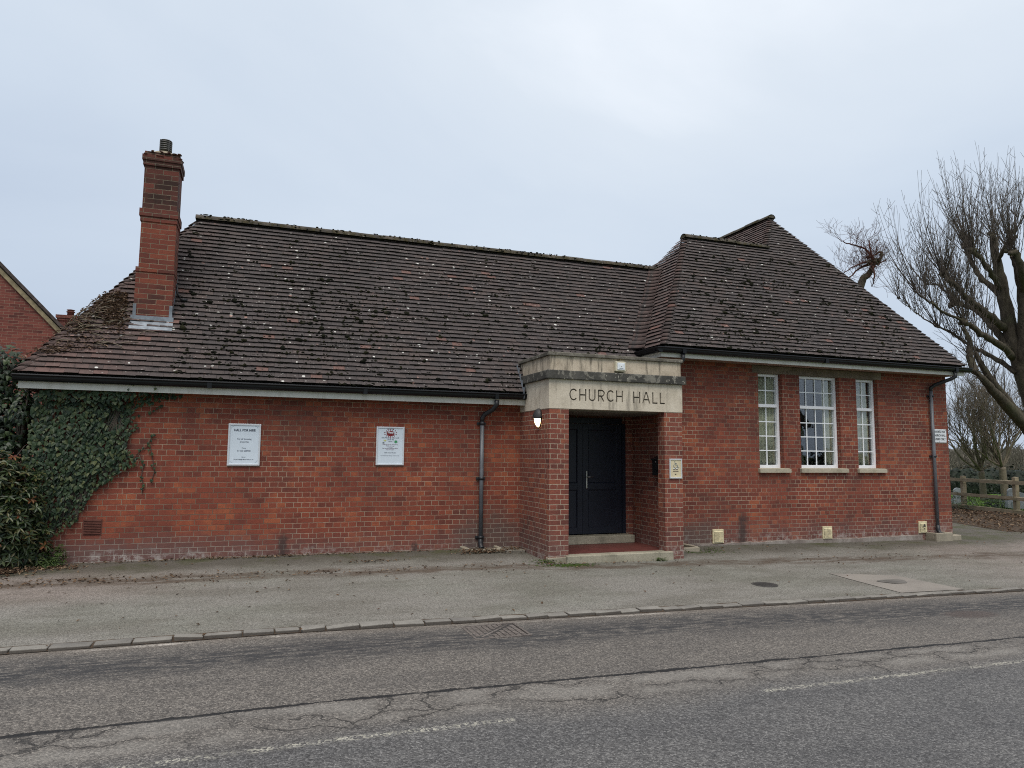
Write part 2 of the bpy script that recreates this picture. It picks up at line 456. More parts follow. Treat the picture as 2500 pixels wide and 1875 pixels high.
def glass_mat():
    s = NT('window_glass')
    pos = s.geo['Position']
    gl = s.n('ShaderNodeBsdfGlossy'); gl.inputs['Roughness'].default_value = .015
    gl.inputs['Color'].default_value = (.95, .97, 1, 1)
    tr = s.n('ShaderNodeBsdfTransparent'); tr.inputs[0].default_value = (.93, .955, .95, 1)
    bp = s.n('ShaderNodeBump'); bp.inputs['Strength'].default_value = .05; bp.inputs['Distance'].default_value = .02
    s.l(s.noise(pos, 3.2, 2), bp.inputs['Height']); s.l(bp.outputs[0], gl.inputs['Normal'])
    fr = s.n('ShaderNodeLayerWeight'); fr.inputs[0].default_value = .5
    f = s.math('MULTIPLY_ADD', s.math('POWER', fr.outputs['Facing'], 4), .8, .085, clamp=True)
    mx = s.n('ShaderNodeMixShader'); s.l(f, mx.inputs[0])
    s.l(tr.outputs[0], mx.inputs[1]); s.l(gl.outputs[0], mx.inputs[2]); s.l(mx.outputs[0], s.out.inputs[0])
    return s.m
M['glass'] = glass_mat()
def emit(name, col, st):
    s = NT(name); s.fin(col, .4)
    s.p.inputs['Emission Color'].default_value = (*col, 1); s.p.inputs['Emission Strength'].default_value = st
    return s.m
M['lampglow'] = emit('lamp_diffuser', (1, .72, .36), 7.0)
def wood_mat():
    s = NT('fence_wood'); x, y, z = s.xyz()
    pos = s.geo['Position']
    g = s.noise(s.vec(s.math('MULTIPLY', s.math('ADD', x, y), 3), s.math('MULTIPLY', z, 26), 0), 1.5, 4, .65)
    c = s.ramp(s.math('ADD', g, s.math('MULTIPLY', s.geo['Random Per Island'], .2)), [(.3, (.13, .10, .062)), (.55, (.23, .185, .125)), (.8, (.32, .265, .19))])
    c = s.mix(s.map(s.noise(pos, 3, 3), .45, .7, 0, .5), c, (.09, .095, .05))
    return s.fin(c, .85, .2)
M['wood'] = wood_mat()
def bark_mat(name, a, b, green=.4):
    s = NT(name); x, y, z = s.xyz(); pos = s.geo['Position']
    n = s.noise(s.vec(s.math('MULTIPLY', x, 9), s.math('MULTIPLY', y, 9), s.math('MULTIPLY', z, 3)), 1.6, 5, .7)
    c = s.ramp(n, [(.3, a), (.7, b)])
    c = s.mix(s.map(s.noise(pos, 1.6, 3), .45, .68, 0, green), c, (.075, .08, .04))
    s.bump(n, .7, .03)
    return s.fin(c, .9, .15)
M['bark'] = bark_mat('bark', (.035, .028, .022), (.115, .095, .072))
M['twig'] = bark_mat('twig_bark', (.055, .045, .039), (.12, .098, .082), .2)
M['redtwig'] = bark_mat('red_twig', (.05, .022, .018), (.13, .055, .042), .1)
M['palebark'] = bark_mat('pale_bark', (.10, .08, .065), (.21, .175, .13), .4)

# ground surfaces
def asphalt():
    s = NT('road_asphalt'); pos = s.geo['Position']; x, y, z = s.xyz()
    v1 = s.voro(pos, 78); c1 = s.n('ShaderNodeSeparateColor'); s.l(v1.outputs['Color'], c1.inputs[0])
    v2 = s.voro(pos, 210); c2 = s.n('ShaderNodeSeparateColor'); s.l(v2.outputs['Color'], c2.inputs[0])
    n1 = s.noise(pos, .55, 5, .6); n2 = s.noise(s.vec(s.math('MULTIPLY', x, .35), y, 0), 2.2, 5, .65); n3 = s.noise(pos, 22, 4, .7)
    g = s.math('ADD', s.math('MULTIPLY', c1.outputs[0], .55), s.math('MULTIPLY', c2.outputs[1], .45))
    base = s.ramp(g, [(.05, (.042, .039, .037)), (.35, (.090, .084, .079)), (.65, (.143, .134, .124)), (.93, (.30, .28, .255))])
    # older strip beyond the joint is a little browner, the near lane newer and bluer
    jn = s.math('SUBTRACT', y, s.math('ADD', 4.37, s.math('MULTIPLY', x, .018)))
    near = s.map(s.math('ADD', jn, s.math('MULTIPLY', s.math('SUBTRACT', n1, .5), .7)), -.25, .25, 1, 0)
    base = s.mix(s.math('MULTIPLY', near, .8), base, s.mix(1, base, (.80, .84, .90), 'MULTIPLY'))
    base = s.mix(s.math('MULTIPLY', s.math('SUBTRACT', 1, near), .7), base, s.mix(1, base, (1.05, 1.0, .94), 'MULTIPLY'))
    base = s.mix(s.map(n2, .38, .7, 0, .6), base, s.mix(1, base, (.62, .63, .66), 'MULTIPLY'))
    base = s.mix(s.map(n3, .5, .8, 0, .35), base, (.05, .05, .051))
    # dark scuffed band in the near kerb wheel track
    tr = s.math('ABSOLUTE', s.math('SUBTRACT', s.math('ADD', y, s.math('MULTIPLY', s.math('SUBTRACT', n1, .5), .5)), 6.25))
    sc = s.math('MULTIPLY', s.map(tr, .08, .55, 1, 0), s.map(s.noise(s.vec(s.math('MULTIPLY', x, 1.3), s.math('MULTIPLY', y, 6), 0), 2.6, 8, .85), .42, .55))
    base = s.mix(s.math('MULTIPLY', sc, .9), base, (.026, .027, .030))
    # silt by the kerb
    silt = s.map(s.math('ADD', y, s.math('MULTIPLY', s.math('SUBTRACT', n3, .5), .12)), 6.62, 6.93)
    base = s.mix(s.math('MULTIPLY', silt, .55), base, s.ramp(g, [(0, (.10, .08, .065)), (1, (.25, .21, .17))]))
    # long joint crack
    wob = s.math('ADD', s.math('MULTIPLY', s.math('SUBTRACT', s.noise(pos, 2.2, 6, .8), .5), .09), s.math('MULTIPLY', s.math('SUBTRACT', s.noise(pos, 28, 3, .7), .5), .03))
    cy = s.math('ADD', s.math('ADD', s.math('MULTIPLY', x, .008), 4.965), wob)
    d = s.math('ABSOLUTE', s.math('SUBTRACT', y, cy))
    wd = s.map(s.noise(pos, 3, 4, .7), .35, .65, .002, .022)
    crack = s.map(s.math('SUBTRACT', d, wd), 0, .01, 1, 0)
    # branching cracks between joint and centre line
    cv = s.n('ShaderNodeTexVoronoi', feature='DISTANCE_TO_EDGE')
    s.l(s.vadd(s.vec(s.math('MULTIPLY', x, .75), s.math('MULTIPLY', y, 1.5), 0), s.scalev(s.noise(pos, 3.5, 5, color=True), .5)), cv.inputs['Vector'])
    cv.inputs['Scale'].default_value = 1.45
    band = s.math('MULTIPLY', s.map(y, 4.40, 4.52), s.map(y, 4.94, 5.0, 1, 0))
    c2_ = s.math('MULTIPLY', s.math('MULTIPLY', s.map(cv.outputs[0], .003, .017, 1, 0), band), s.map(s.noise(pos, 1.1, 3), .36, .52))
    crk = s.math('MAXIMUM', crack, s.math('MULTIPLY', c2_, .75))
    base = s.mix(crk, base, (.012, .012, .013))
    pale = s.math('MULTIPLY', s.map(jn, .05, .2), s.map(y, 4.9, 4.96, 1, 0))
    base = s.mix(s.math('MULTIPLY', pale, s.map(cv.outputs[0], .03, .22, .1, .8)), base, s.ramp(g, [(0, (.115, .108, .098)), (1, (.27, .25, .225))]))
    # worn centre dashes and worn white edge line
    ml = s.math('SUBTRACT', y, s.math('ADD', 4.30, s.math('MULTIPLY', x, .018)))
    md = s.map(s.math('ABSOLUTE', ml), .01, .05, 1, 0)
    seg = s.math('MAXIMUM', s.math('MULTIPLY', s.math('GREATER_THAN', x, -1.2), s.math('LESS_THAN', x, 1.62)), s.math('MULTIPLY', s.math('GREATER_THAN', x, 3.55), s.math('LESS_THAN', x, 6.4)))
    wear = s.math('MULTIPLY', s.map(c1.outputs[2], .45, .62), s.map(s.noise(pos, 6, 5, .75), .36, .58))
    base = s.mix(s.math('MULTIPLY', s.math('MULTIPLY', md, seg), s.math('MULTIPLY', wear, .8)), base, (.44, .42, .35))
    ed = s.map(s.math('ABSOLUTE', s.math('SUBTRACT', s.math('ADD', y, s.math('MULTIPLY', s.math('SUBTRACT', n3, .5), .06)), 6.81)), .0, .05, 1, 0)
    we = s.math('MULTIPLY', s.map(s.noise(s.vec(x, s.math('MULTIPLY', y, 3), 0), 1.1, 5, .7), .50, .64), s.map(s.noise(pos, 34, 4, .7), .36, .56))
    base = s.mix(s.math('MULTIPLY', s.math('MULTIPLY', ed, we), .85), base, (.50, .46, .41))
    # sunken reddish repair
    dx = s.math('DIVIDE', s.math('SUBTRACT', x, 7.75), .42); dy = s.math('DIVIDE', s.math('SUBTRACT', y, 5.95), .2)
    rr = s.math('ADD', s.math('ADD', s.math('MULTIPLY', dx, dx), s.math('MULTIPLY', dy, dy)), s.math('MULTIPLY', s.math('SUBTRACT', n3, .5), 1.4))
    base = s.mix(s.map(rr, .3, 1.1, .85, 0), base, s.ramp(g, [(0, (.03, .024, .022)), (1, (.11, .085, .075))]))
    h = s.math('ADD', s.math('MULTIPLY', v1.outputs['Distance'], -1.0), s.math('MULTIPLY', crk, -3))
    h = s.math('ADD', h, s.math('MULTIPLY', n3, .8))
    s.bump(h, .8, .012)
    return s.fin(base, .78, .35)
M['asphalt'] = asphalt()
def paving():
    s = NT('pavement_asphalt'); pos = s.geo['Position']; x, y, z = s.xyz()
    v1 = s.voro(pos, 120); c1 = s.n('ShaderNodeSeparateColor'); s.l(v1.outputs['Color'], c1.inputs[0])
    n1 = s.noise(pos, .5, 5, .6); n2 = s.noise(s.vec(s.math('MULTIPLY', x, .4), y, 0), 1.8, 5, .65); n3 = s.noise(pos, 26, 4, .7)
    g = s.math('ADD', s.math('MULTIPLY', c1.outputs[0], .6), s.math('MULTIPLY', s.noise(pos, 160, 2), .45))
    base = s.ramp(g, [(.15, (.090, .084, .074)), (.45, (.178, .168, .150)), (.72, (.250, .236, .212)), (1, (.38, .36, .325))])
    base = s.mix(s.map(n2, .38, .66, 0, .75), base, s.mix(1, base, (.66, .65, .61), 'MULTIPLY'))
    base = s.mix(s.map(n1, .42, .62, 0, .6), base, s.mix(1, base, (.90, .95, .90), 'MULTIPLY'))
    base = s.mix(s.map(n3, .50, .78, 0, .5), base, (.075, .068, .055))
    base = s.mix(s.map(s.noise(pos, 55, 3, .8), .55, .75, 0, .5), base, (.36, .33, .28))
    # pinker surfacing on the drive and at the left
    pk = s.math('MAXIMUM', s.map(x, 9.5, 13.5), s.math('MULTIPLY', s.map(x, .3, -2.2), s.map(y, 8.2, 9.0)))
    base = s.mix(s.math('MULTIPLY', pk, .75), base, s.mix(1, base, (1.12, .98, .97), 'MULTIPLY'))
    yw = s.math('ADD', y, s.math('MULTIPLY', s.math('SUBTRACT', s.noise(pos, 1.3, 5, .7), .5), 1.1))
    # brown silt stripe, damp dark strip by the wall, moss film
    st = s.math('MULTIPLY', s.map(s.math('ABSOLUTE', s.math('SUBTRACT', yw, s.math('SUBTRACT', 9.55, s.math('MULTIPLY', x, .03)))), .05, .38, 1, 0), s.map(s.noise(s.vec(s.math('MULTIPLY', x, .8), s.math('MULTIPLY', y, 3), 0), 2, 5, .7), .36, .56))
    base = s.mix(s.math('MULTIPLY', st, .9), base, s.ramp(n3, [(.3, (.05, .037, .027)), (.7, (.12, .088, .064))]))
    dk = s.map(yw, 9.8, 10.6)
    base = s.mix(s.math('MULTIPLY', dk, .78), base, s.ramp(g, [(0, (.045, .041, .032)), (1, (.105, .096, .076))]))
    ms = s.math('MULTIPLY', s.map(yw, 9.95, 10.75), s.map(s.noise(pos, 1.7, 5, .7), .46, .66))
    base = s.mix(s.math('MULTIPLY', ms, .8), base, s.ramp(n3, [(.3, (.035, .04, .014)), (.7, (.085, .09, .035))]))
    far = s.map(s.math('MULTIPLY', x, 1), 13.8, 15)
    s.bump(s.math('ADD', s.math('MULTIPLY', v1.outputs['Distance'], -1), s.math('MULTIPLY', n3, .9)), .7, .011)
    return s.fin(base, .85, .3)
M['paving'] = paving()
def patchmat():
    s = NT('paving_patch'); pos = s.geo['Position']
    n = s.noise(pos, 120, 3, .7); n1 = s.noise(pos, 2, 4)
    c = s.ramp(n, [(.3, (.17, .152, .133)), (.7, (.28, .255, .225))])
    c = s.mix(s.map(n1, .4, .7, 0, .45), c, (.12, .11, .10))
    s.bump(n, .5, .006); return s.fin(c, .85, .3)
M['patch'] = patchmat()
def soil():
    s = NT('soil'); pos = s.geo['Position']
    n = s.noise(pos, 5, 6, .75)
    c = s.ramp(n, [(.3, (.03, .022, .016)), (.55, (.075, .055, .04)), (.75, (.12, .088, .062))])
    s.bump(n, .8, .04); return s.fin(c, .95, .1)
M['soil'] = soil()
def lawn():
    s = NT('lawn'); pos = s.geo['Position']
    c = s.ramp(s.noise(pos, 3, 5, .7), [(.3, (.06, .12, .016)), (.55, (.11, .20, .03)), (.75, (.16, .25, .05))])
    s.bump(s.noise(pos, 40, 4, .8), .8, .03); return s.fin(c, .9, .15)
M['lawn'] = lawn()
def field():
    s = NT('ground'); pos = s.geo['Position']
    c = s.ramp(s.noise(pos, .08, 5, .7), [(.3, (.05, .075, .025)), (.7, (.09, .10, .045))])
    return s.fin(c, .95, .1)
M['field'] = field()
M['ivy'] = leaf_mat('ivy_leaf', [(.010, .021, .012), (.018, .037, .018), (.026, .050, .023), (.038, .062, .027), (.080, .092, .035)], .5, .25, .06)
M['ivydark'] = leaf_mat('dark_ivy_leaf', [(.006, .014, .008), (.012, .026, .012), (.020, .038, .016), (.045, .07, .02)], .45, .35, .1)
M['shrub'] = leaf_mat('shrub_leaf', [(.010, .022, .008), (.018, .036, .011), (.030, .052, .015), (.046, .068, .020), (.10, .085, .028)], .4, .4, .12)
M['redleaf'] = leaf_mat('orange_leaf', [(.10, .035, .016), (.17, .05, .022), (.20, .09, .03), (.12, .035, .035)], .5, .3, .15)
M['weed'] = leaf_mat('weed_leaf', [(.035, .06, .015), (.06, .10, .022), (.085, .125, .03)], .5, .3, .2)
M['hedge'] = leaf_mat('hedge_leaf', [(.004, .008, .004), (.008, .015, .007), (.016, .028, .011)], .6, .25, .08)
M['deadleaf'] = leaf_mat('dead_leaf', [(.06, .033, .02), (.11, .066, .04), (.17, .105, .062), (.26, .19, .125), (.09, .04, .028)], .8, .2, .1)
M['vine'] = leaf_mat('dead_vine_leaf', [(.085, .052, .035), (.15, .095, .065), (.22, .145, .10), (.34, .25, .185)], .85, .15, .1)
M['wood_far'] = leaf_mat('bare_wood', [(.06, .052, .045), (.10, .088, .075), (.14, .125, .105)], .95, .1, .1)
M['grave'] = stone_mat('gravestone', [(.16, .175, .185), (.26, .28, .30), (.36, .38, .40)], .3)
M['iron'] = plain('cast_iron', (.145, .125, .112), .6, .4, .2, var=.35, scale=30, bump=.3)
M['irondark'] = plain('iron_recess', (.045, .041, .038), .8)
# ------------------------------------------------------------------ ground heights
HW = [(-30, .08), (-2.3, .065), (3.4, .06), (4.4, .015), (6.4, -.01), (7.3, -.045), (13, -.105), (16, -.10), (40, -.08)]
def road_z(x): return -.065 - .017*max(0, min(x, 30)-.5)
def ground_z(x, y):
    t = max(0, min(1, (y-6.95)/4.0))
    return lerp(road_z(x)+.026, interp(HW, x), t) + .006*pnoise(Vector((x*.7, y*.7, 0)))
YW = 10.956          # front wall plane
YP = 9.736           # porch front
hall = thing('church_hall', 'long red brick church hall with brown tiled hipped roofs, tall chimney and stone porch', 'hall', (5.6, 14, 0))

# ------------------------------------------------------------------ west wing walls
w = MB()
w.box(-2.65, 4.15, YW, YW+.33, -.3, 2.46)
w.box(-2.65, -2.32, YW+.33, 14.5, -.3, 2.46)
w.box(-2.65, 6.9, 14.5, 14.8, -.3, 2.46)
wall = w.build('wall', M['brick'], hall)
# terracotta air brick
ab = MB(); ab.box(-2.085, -1.855, YW-.004, YW+.05, .425, .637)
for i in range(9):
    z = .445+i*.0215
    ab.box(-2.072, -1.868, YW-.016, YW-.002, z, z+.011)
o = ab.build('air_brick', M['terra'], wall); o['label'] = 'rusty red terracotta louvred air brick'

# ------------------------------------------------------------------ hall wing walls with three window openings
OP = [(8.974, 9.539), (9.955, 10.955), (11.385, 11.949)]
ZS, ZT, ZH = 1.262, 3.15, 3.30
XA, XB = 6.78, 13.875
w = MB()
xs = [XA] + [v for o_ in OP for v in o_] + [XB]
for i in range(0, len(xs), 2):
    a, b = xs[i], xs[i+1]
    if i == 0: w.box(a, 8.84, YW, YW+.33, ZT, ZH)
    if i == 6: w.box(12.07, b, YW, YW+.33, ZT, ZH)
    w.box(a, b, YW, YW+.33, ZS, ZT)
w.box(XA, XB, YW, YW+.33, -.4, ZS)
w.box(XB-.33, XB, YW+.33, 22, -.4, ZH)
w.box(XA, XA+.3, YW+.33, 22, -.4, ZH)
w.box(XA, XB, 22, 22.3, -.4, ZH)
hwall = w.build('wall', M['brick_hall'], hall)
pl = MB()   # rough rendered plinth
n = 60
for i in range(n):
    x0 = 6.5+i*(13.0-6.5)/n; x1 = 6.5+(i+1)*(13.0-6.5)/n
    zt = -.015+.03*pnoise(Vector((x0*1.3, 3, 0)))+.014*pnoise(Vector((x0*5, 7, 0)))
    zt2 = -.015+.03*pnoise(Vector((x1*1.3, 3, 0)))+.014*pnoise(Vector((x1*5, 7, 0)))
    d = .014
    pl.add([(x0, YW-d, -.4), (x1, YW-d, -.4), (x1, YW-d, zt2), (x0, YW-d, zt), (x1, YW, zt2+.006), (x0, YW, zt+.006)], [(0, 1, 2, 3), (3, 2, 4, 5)])
M['plinth'] = stone_mat('plinth_render', [(.15, .12, .105), (.25, .215, .19), (.34, .31, .28)], .4, spk=.55)
pl.build('plinth', M['plinth'], hall)
lt = MB(); lt.bbox(8.846, 12.064, YW-.006, YW+.28, ZT, 3.293, .006)
lt.build('lintel', M['lintel'], hall)
fl = MB(); fl.box(7.1, 13.5, YW+.34, 21.9, .02, .12)
fl.build('floor', M['plaster'], hall)
fl = MB(); fl.box(7.085, 13.54, YW+.335, 21.99, 3.24, 3.28)
fl.build('ceiling', M['plaster'], hall)
for k in range(3):   # cream louvred vents
    x0, x1, z0, z1 = [(7.885, 8.12, -.01, .241), (10.407, 10.635, -.012, .231), (12.908, 13.127, .03, .267)][k]
    v = MB(); v.bbox(x0, x1, YW-.024, YW+.02, z0, z1, .004)
    for i in range(11):
        z = z0+.03+i*(z1-z0-.06)/11
        v.add([(x0+.025, YW-.024, z+.013), (x1-.025, YW-.024, z+.013), (x1-.025, YW-.037, z), (x0+.025, YW-.037, z), (x1-.025, YW-.024, z-.002), (x0+.025, YW-.024, z-.002)], [(0, 3, 2, 1), (3, 5, 4, 2)])
    o = v.build('air_vent', M['creamvent'], hall)
    if k == 2:
        o['label'] = 'cream louvred vent with a broken dark hole'
        h = MB()
        for q in range(9):
            a = rng.uniform(0, 6.28); r = rng.uniform(0, .045)
            h.blob((13.03+math.cos(a)*r, YW-.034, .165+math.sin(a)*r*1.5), .018, .006, .014, .5)
        h.build('hole_shade', M['irondark'], o)  # dark lumps stand in for the darkness inside the hole

# ------------------------------------------------------------------ windows
def window(x0, x1, cols):
    z0, z1 = 1.345, 3.148
    yf = YW+.100
    f = MB(); t = .052
    f.bbox(x0, x0+t, yf, yf+.07, z0, z1); f.bbox(x1-t, x1, yf, yf+.07, z0, z1)
    f.bbox(x0+t, x1-t, yf+.001, yf+.069, z1-.05, z1); f.bbox(x0+t, x1-t, yf+.001, yf+.069, z0, z0+.06)
    zm = 2.535
    f.bbox(x0+t, x1-t, yf-.012, yf+.065, zm-.03, zm+.03, .006)
    fr = f.build('window', M['upvc'], hall)
    b = MB(); bw = .0095; yb = yf+.032
    wd = (x1-x0-2*t)/cols
    for c in range(1, cols):
        xx = x0+t+c*wd
        b.box(xx-bw, xx+bw, yb, yb+.012, z0+.06, zm-.03); b.box(xx-bw, xx+bw, yb, yb+.012, zm+.03, z1-.05)
    rows = [zm+.03+(z1-.05-zm-.03)/2] + [z0+.06+i*(zm-.03-z0-.06)/4 for i in (1, 2, 3)]
    for zz in rows:
        for c in range(cols):
            b.box(x0+t+c*wd+(bw if c else 0), x0+t+(c+1)*wd-(bw if c < cols-1 else 0), yb+.001, yb+.011, zz-bw, zz+bw)
    b.build('glazing_bar', M['bar'], fr)
    g = MB(); g.box(x0+t-.01, x1-t+.01, yb+.014, yb+.020, z0+.05, z1-.04)
    g.build('pane', M['glass'], fr)
    s = MB(); s.add([(x0-.038, YW-.06, 1.262), (x1+.12, YW-.06, 1.262), (x1+.12, YW-.06, 1.33), (x0-.038, YW-.06, 1.33),
                     (x0-.038, YW-.0015, 1.262), (x1+.12, YW-.0015, 1.262), (x1+.12, YW-.0015, 1.342), (x0-.038, YW-.0015, 1.342)],
                    [(0, 1, 2, 3), (3, 2, 6, 7), (0, 3, 7, 4), (1, 5, 6, 2), (0, 4, 5, 1), (4, 7, 6, 5)])
    s.box(x0+.002, x1-.002, YW-.0015, yf+.01, 1.262, 1.3435)
    s.build('sill', M['sill'], fr)
    return fr
for (a, b), c in zip(OP, (2, 4, 2)): window(a, b, c)

def curtain(x0, x1, mat, label, z0=1.36, z1=3.12, y=YW+.205, amp=.018, per=.085):
    m = MB(); n = max(8, int((x1-x0)/.012)); ph = rng.uniform(0, 6)
    for j, z in enumerate((z0, lerp(z0, z1, .5), z1)):
        for i in range(n+1):
            x = lerp(x0, x1, i/n)
            m.v.append((x+.008*math.sin(j*2+x*9), y+amp*math.sin(x/per*6.28+ph+.5*j)+.008*math.sin(x*31), z))
    for j in range(2):
        for i in range(n):
            a = j*(n+1)+i
            m.f.append((a, a+1, a+n+2, a+n+1)); m.sm.append(True)
    o = m.build('curtain', mat)
    sol = o.modifiers.new('thickness', 'SOLIDIFY'); sol.thickness = .003
    return tag(o, label, 'curtain', 'curtains behind the hall windows')
curtain(9.03, 9.536, M['curtain'], 'pale curtain hanging across the narrow window nearest the porch')
curtain(10.69, 10.953, M['curtain'], 'pale curtain at the right edge of the wide middle window')
curtain(11.40, 11.86, M['curtain'], 'pale curtain across the narrow window nearest the parking sign')
curtain(11.865, 11.946, M['curtain_dark'], 'dark curtain edge at the right of the narrow window nearest the parking sign')

# ------------------------------------------------------------------ roofs
GA = .094
def tiles(mb, o, e, s, n, uv_int, v1, ins0=0., ins1=0., tw=.168):
    """lay tile courses on a plane: o origin, e along eave, s up slope, n normal; uv_int(v)->(u0,u1)"""
    e, s, n = Vector(e).normalized(), Vector(s).normalized(), Vector(n).normalized()
    k = 0; v = 0.
    while v < v1:
        va = v; vb = min(v+GA*1.5, v1+.02)
        u0, u1 = uv_int(va); t0, t1 = uv_int(min(vb, v1))
        u0 += ins0; u1 -= ins1; t0 += ins0; t1 -= ins1
        if u1-u0 > .02:
            i0 = math.floor(u0/tw)-2
            off = (k % 2)*.5*tw + rng.uniform(-.012, .012)
            i = i0
            sag = .004*math.sin(k*1.7)
            while i*tw+off < u1+tw:
                a, b = i*tw+off+.0012, (i+1)*tw+off-.0012
                i += 1
                def cl(x, lo, hi): return max(lo, min(hi, x))
                a0, b0 = cl(a, u0, u1), cl(b, u0, u1)
                a1, b1 = cl(a, t0, t1), cl(b, t0, t1)
                if b0-a0 < .01: continue
                hlo = .041+rng.uniform(-.004, .005)+.007*pnoise(Vector((a*.8, v*.8, 3)))
                hi_ = .004
                dv = rng.uniform(-.005, .005) + .006*pnoise(Vector((a*1.3, v*2, 9)))
                tilt = rng.uniform(-.003, .003)
                def P(u, vv, h): return o+e*u+s*vv+n*h
                A = P(a0, va+dv, hlo-tilt); B = P(b0, va+dv, hlo+tilt); C_ = P(b1, vb, hi_); D = P(a1, vb, hi_)
                A2 = P(a0, va+dv+.003, hlo-.009-tilt); B2 = P(b0, va+dv+.003, hlo-.009+tilt)
                C2 = P(b1, vb, hi_-.012); D2 = P(a1, vb, hi_-.012)
                mb.add([A, B, C_, D, A2, B2, C2, D2], [(0, 1, 2, 3), (4, 5, 1, 0), (1, 5, 6, 2), (0, 3, 7, 4)])
        v += GA; k += 1
def bent(mb, h0, h1, ea, eb, nsum, wa, n_c, raise0=.052, raise1=.014, conc=False, seg=6, shorten=1.):
    """hip or valley tiles bending round the arris from h0 up to h1"""
    h0, h1 = Vector(h0), Vector(h1); ea, eb = Vector(ea).normalized(), Vector(eb).normalized(); nn = Vector(nsum).normalized()
    for k in range(n_c):
        rows = []
        j = rng.uniform(-.006, .006)
        wj = wa*rng.uniform(.88, 1.12)
        for (t, rs) in ((k/n_c, raise0+j), ((k+1.45)/n_c, raise1)):
            H = h0.lerp(h1, min(t, 1.0))
            row = []
            for q in range(seg+1):
                u = q/seg
                A = H+ea*wj; B = H+eb*wj
                C = H + nn*(-.0 if not conc else .0)
                row.append(A*(1-u)**2 + C*2*u*(1-u) + B*u*u + nn*rs)
            rows.append(row)
        lo = [p-nn*.014+(h1-h0).normalized()*.004 for p in rows[0]]
        b = len(mb.v)
        mb.v += [tuple(p) for p in rows[0]+rows[1]+lo]
        m = seg+1
        for q in range(seg):
            mb.f.append((b+q, b+q+1, b+m+q+1, b+m+q)); mb.sm.append(True)
            mb.f.append((b+2*m+q, b+2*m+q+1, b+q+1, b+q)); mb.sm.append(False)
        mb.f.append((b, b+m, b+2*m)); mb.sm.append(False)
        mb.f.append((b+seg, b+2*m+seg, b+m+seg)); mb.sm.append(False)
def ridge(mb, p0, p1, r=.105, seglen=.44, drop=.035):
    p0, p1 = Vector(p0), Vector(p1); d = p1-p0; L = d.length; d.normalize()
    side = d.cross(Vector((0, 0, 1))).normalized()
    n = max(1, round(L/seglen)); 
    for i in range(n):
        a = p0+d*(L*i/n-.002); b = p0+d*(L*(i+1)/n+.002)
        jz = rng.uniform(-.008, .008); rr = r*rng.uniform(.97, 1.03)
        k = 9; base = len(mb.v)
        for q in (a, b):
            for R_ in (rr, rr-.02):
                for t in range(k):
                    an = math.pi*(t/(k-1))
                    mb.v.append(tuple(q+side*math.cos(an)*R_+Vector((0, 0, math.sin(an)*R_*.85-drop+jz))))
        for t in range(k-1):
            mb.f.append((base+t, base+t+1, base+2*k+t+1, base+2*k+t)); mb.sm.append(True)
            mb.f.append((base+t+1, base+t, base+k+t, base+k+t+1)); mb.sm.append(False)
            mb.f.append((base+2*k+t, base+2*k+t+1, base+3*k+t+1, base+3*k+t)); mb.sm.append(False)
        if i in (0, n-1):   # solid mortared end
            off = 0 if i == 0 else 2*k
            mb.f.append(tuple(base+off+t for t in range(k))); mb.sm.append(False)
PIT = R(55); SP, CP = math.sin(PIT), math.cos(PIT)

# west roof
YE, ZE, YR, ZR = 10.69, 2.55, 12.73, 5.463
XL, XRL = -2.95, -1.02
def lz(y): return ZE+(y-YE)*math.tan(PIT)
# valley against the hall's west hip face
XE2, ZE2, YE2 = 6.62, 3.47, 10.50
XR2, YR2, ZR2 = 8.345, 12.364, 6.135
mL = (ZR2-ZE2)/(XR2-XE2)
yv0 = YE+(ZE2-ZE)/math.tan(PIT)
V0 = Vector((XE2, yv0, ZE2)); V1 = Vector((XE2+(ZR-ZE2)/mL, YR, ZR))
roofm = MB()
slen = (YR-YE)/CP
def u_west(v):
    y = YE+v*CP
    l = lerp(XL, XRL, v/slen)
    z = ZE+v*SP
    r = XE2-.02 if z < ZE2 else XE2+(z-ZE2)/mL
    return l, r
deck = MB()
dn = Vector((0, -SP, CP))*-.05
deck.poly([Vector(p)+dn for p in ((XL+.08, YE+.02, ZE+.03), (XE2+.3, YE+.02, ZE+.03), (XE2+.3, yv0, ZE2), (V1.x+.25, YR, ZR), (XRL+.04, YR, ZR))])
tiles(roofm, Vector((0, YE, ZE)), (1, 0, 0), (0, CP, SP), (0, -SP, CP), u_west, slen-.03, .07, .07)
# west hip end
wr = XRL-XL; wh = ZR-ZE; wl = math.hypot(wr, wh); cw, sw_ = wr/wl, wh/wl
YB = YR+(YR-YE)
tiles(roofm, Vector((XL, 0, ZE)), (0, -1, 0), (cw, 0, sw_), (-sw_, 0, cw), lambda v: (-lerp(YB, YR, v/wl), -lerp(YE, YR, v/wl)), wl-.05, .07, .07)
deck.poly([(XL+.03, YE+.03, ZE-.02), (XRL+.03, YR, ZR-.06), (XL+.03, YB, ZE-.02)])
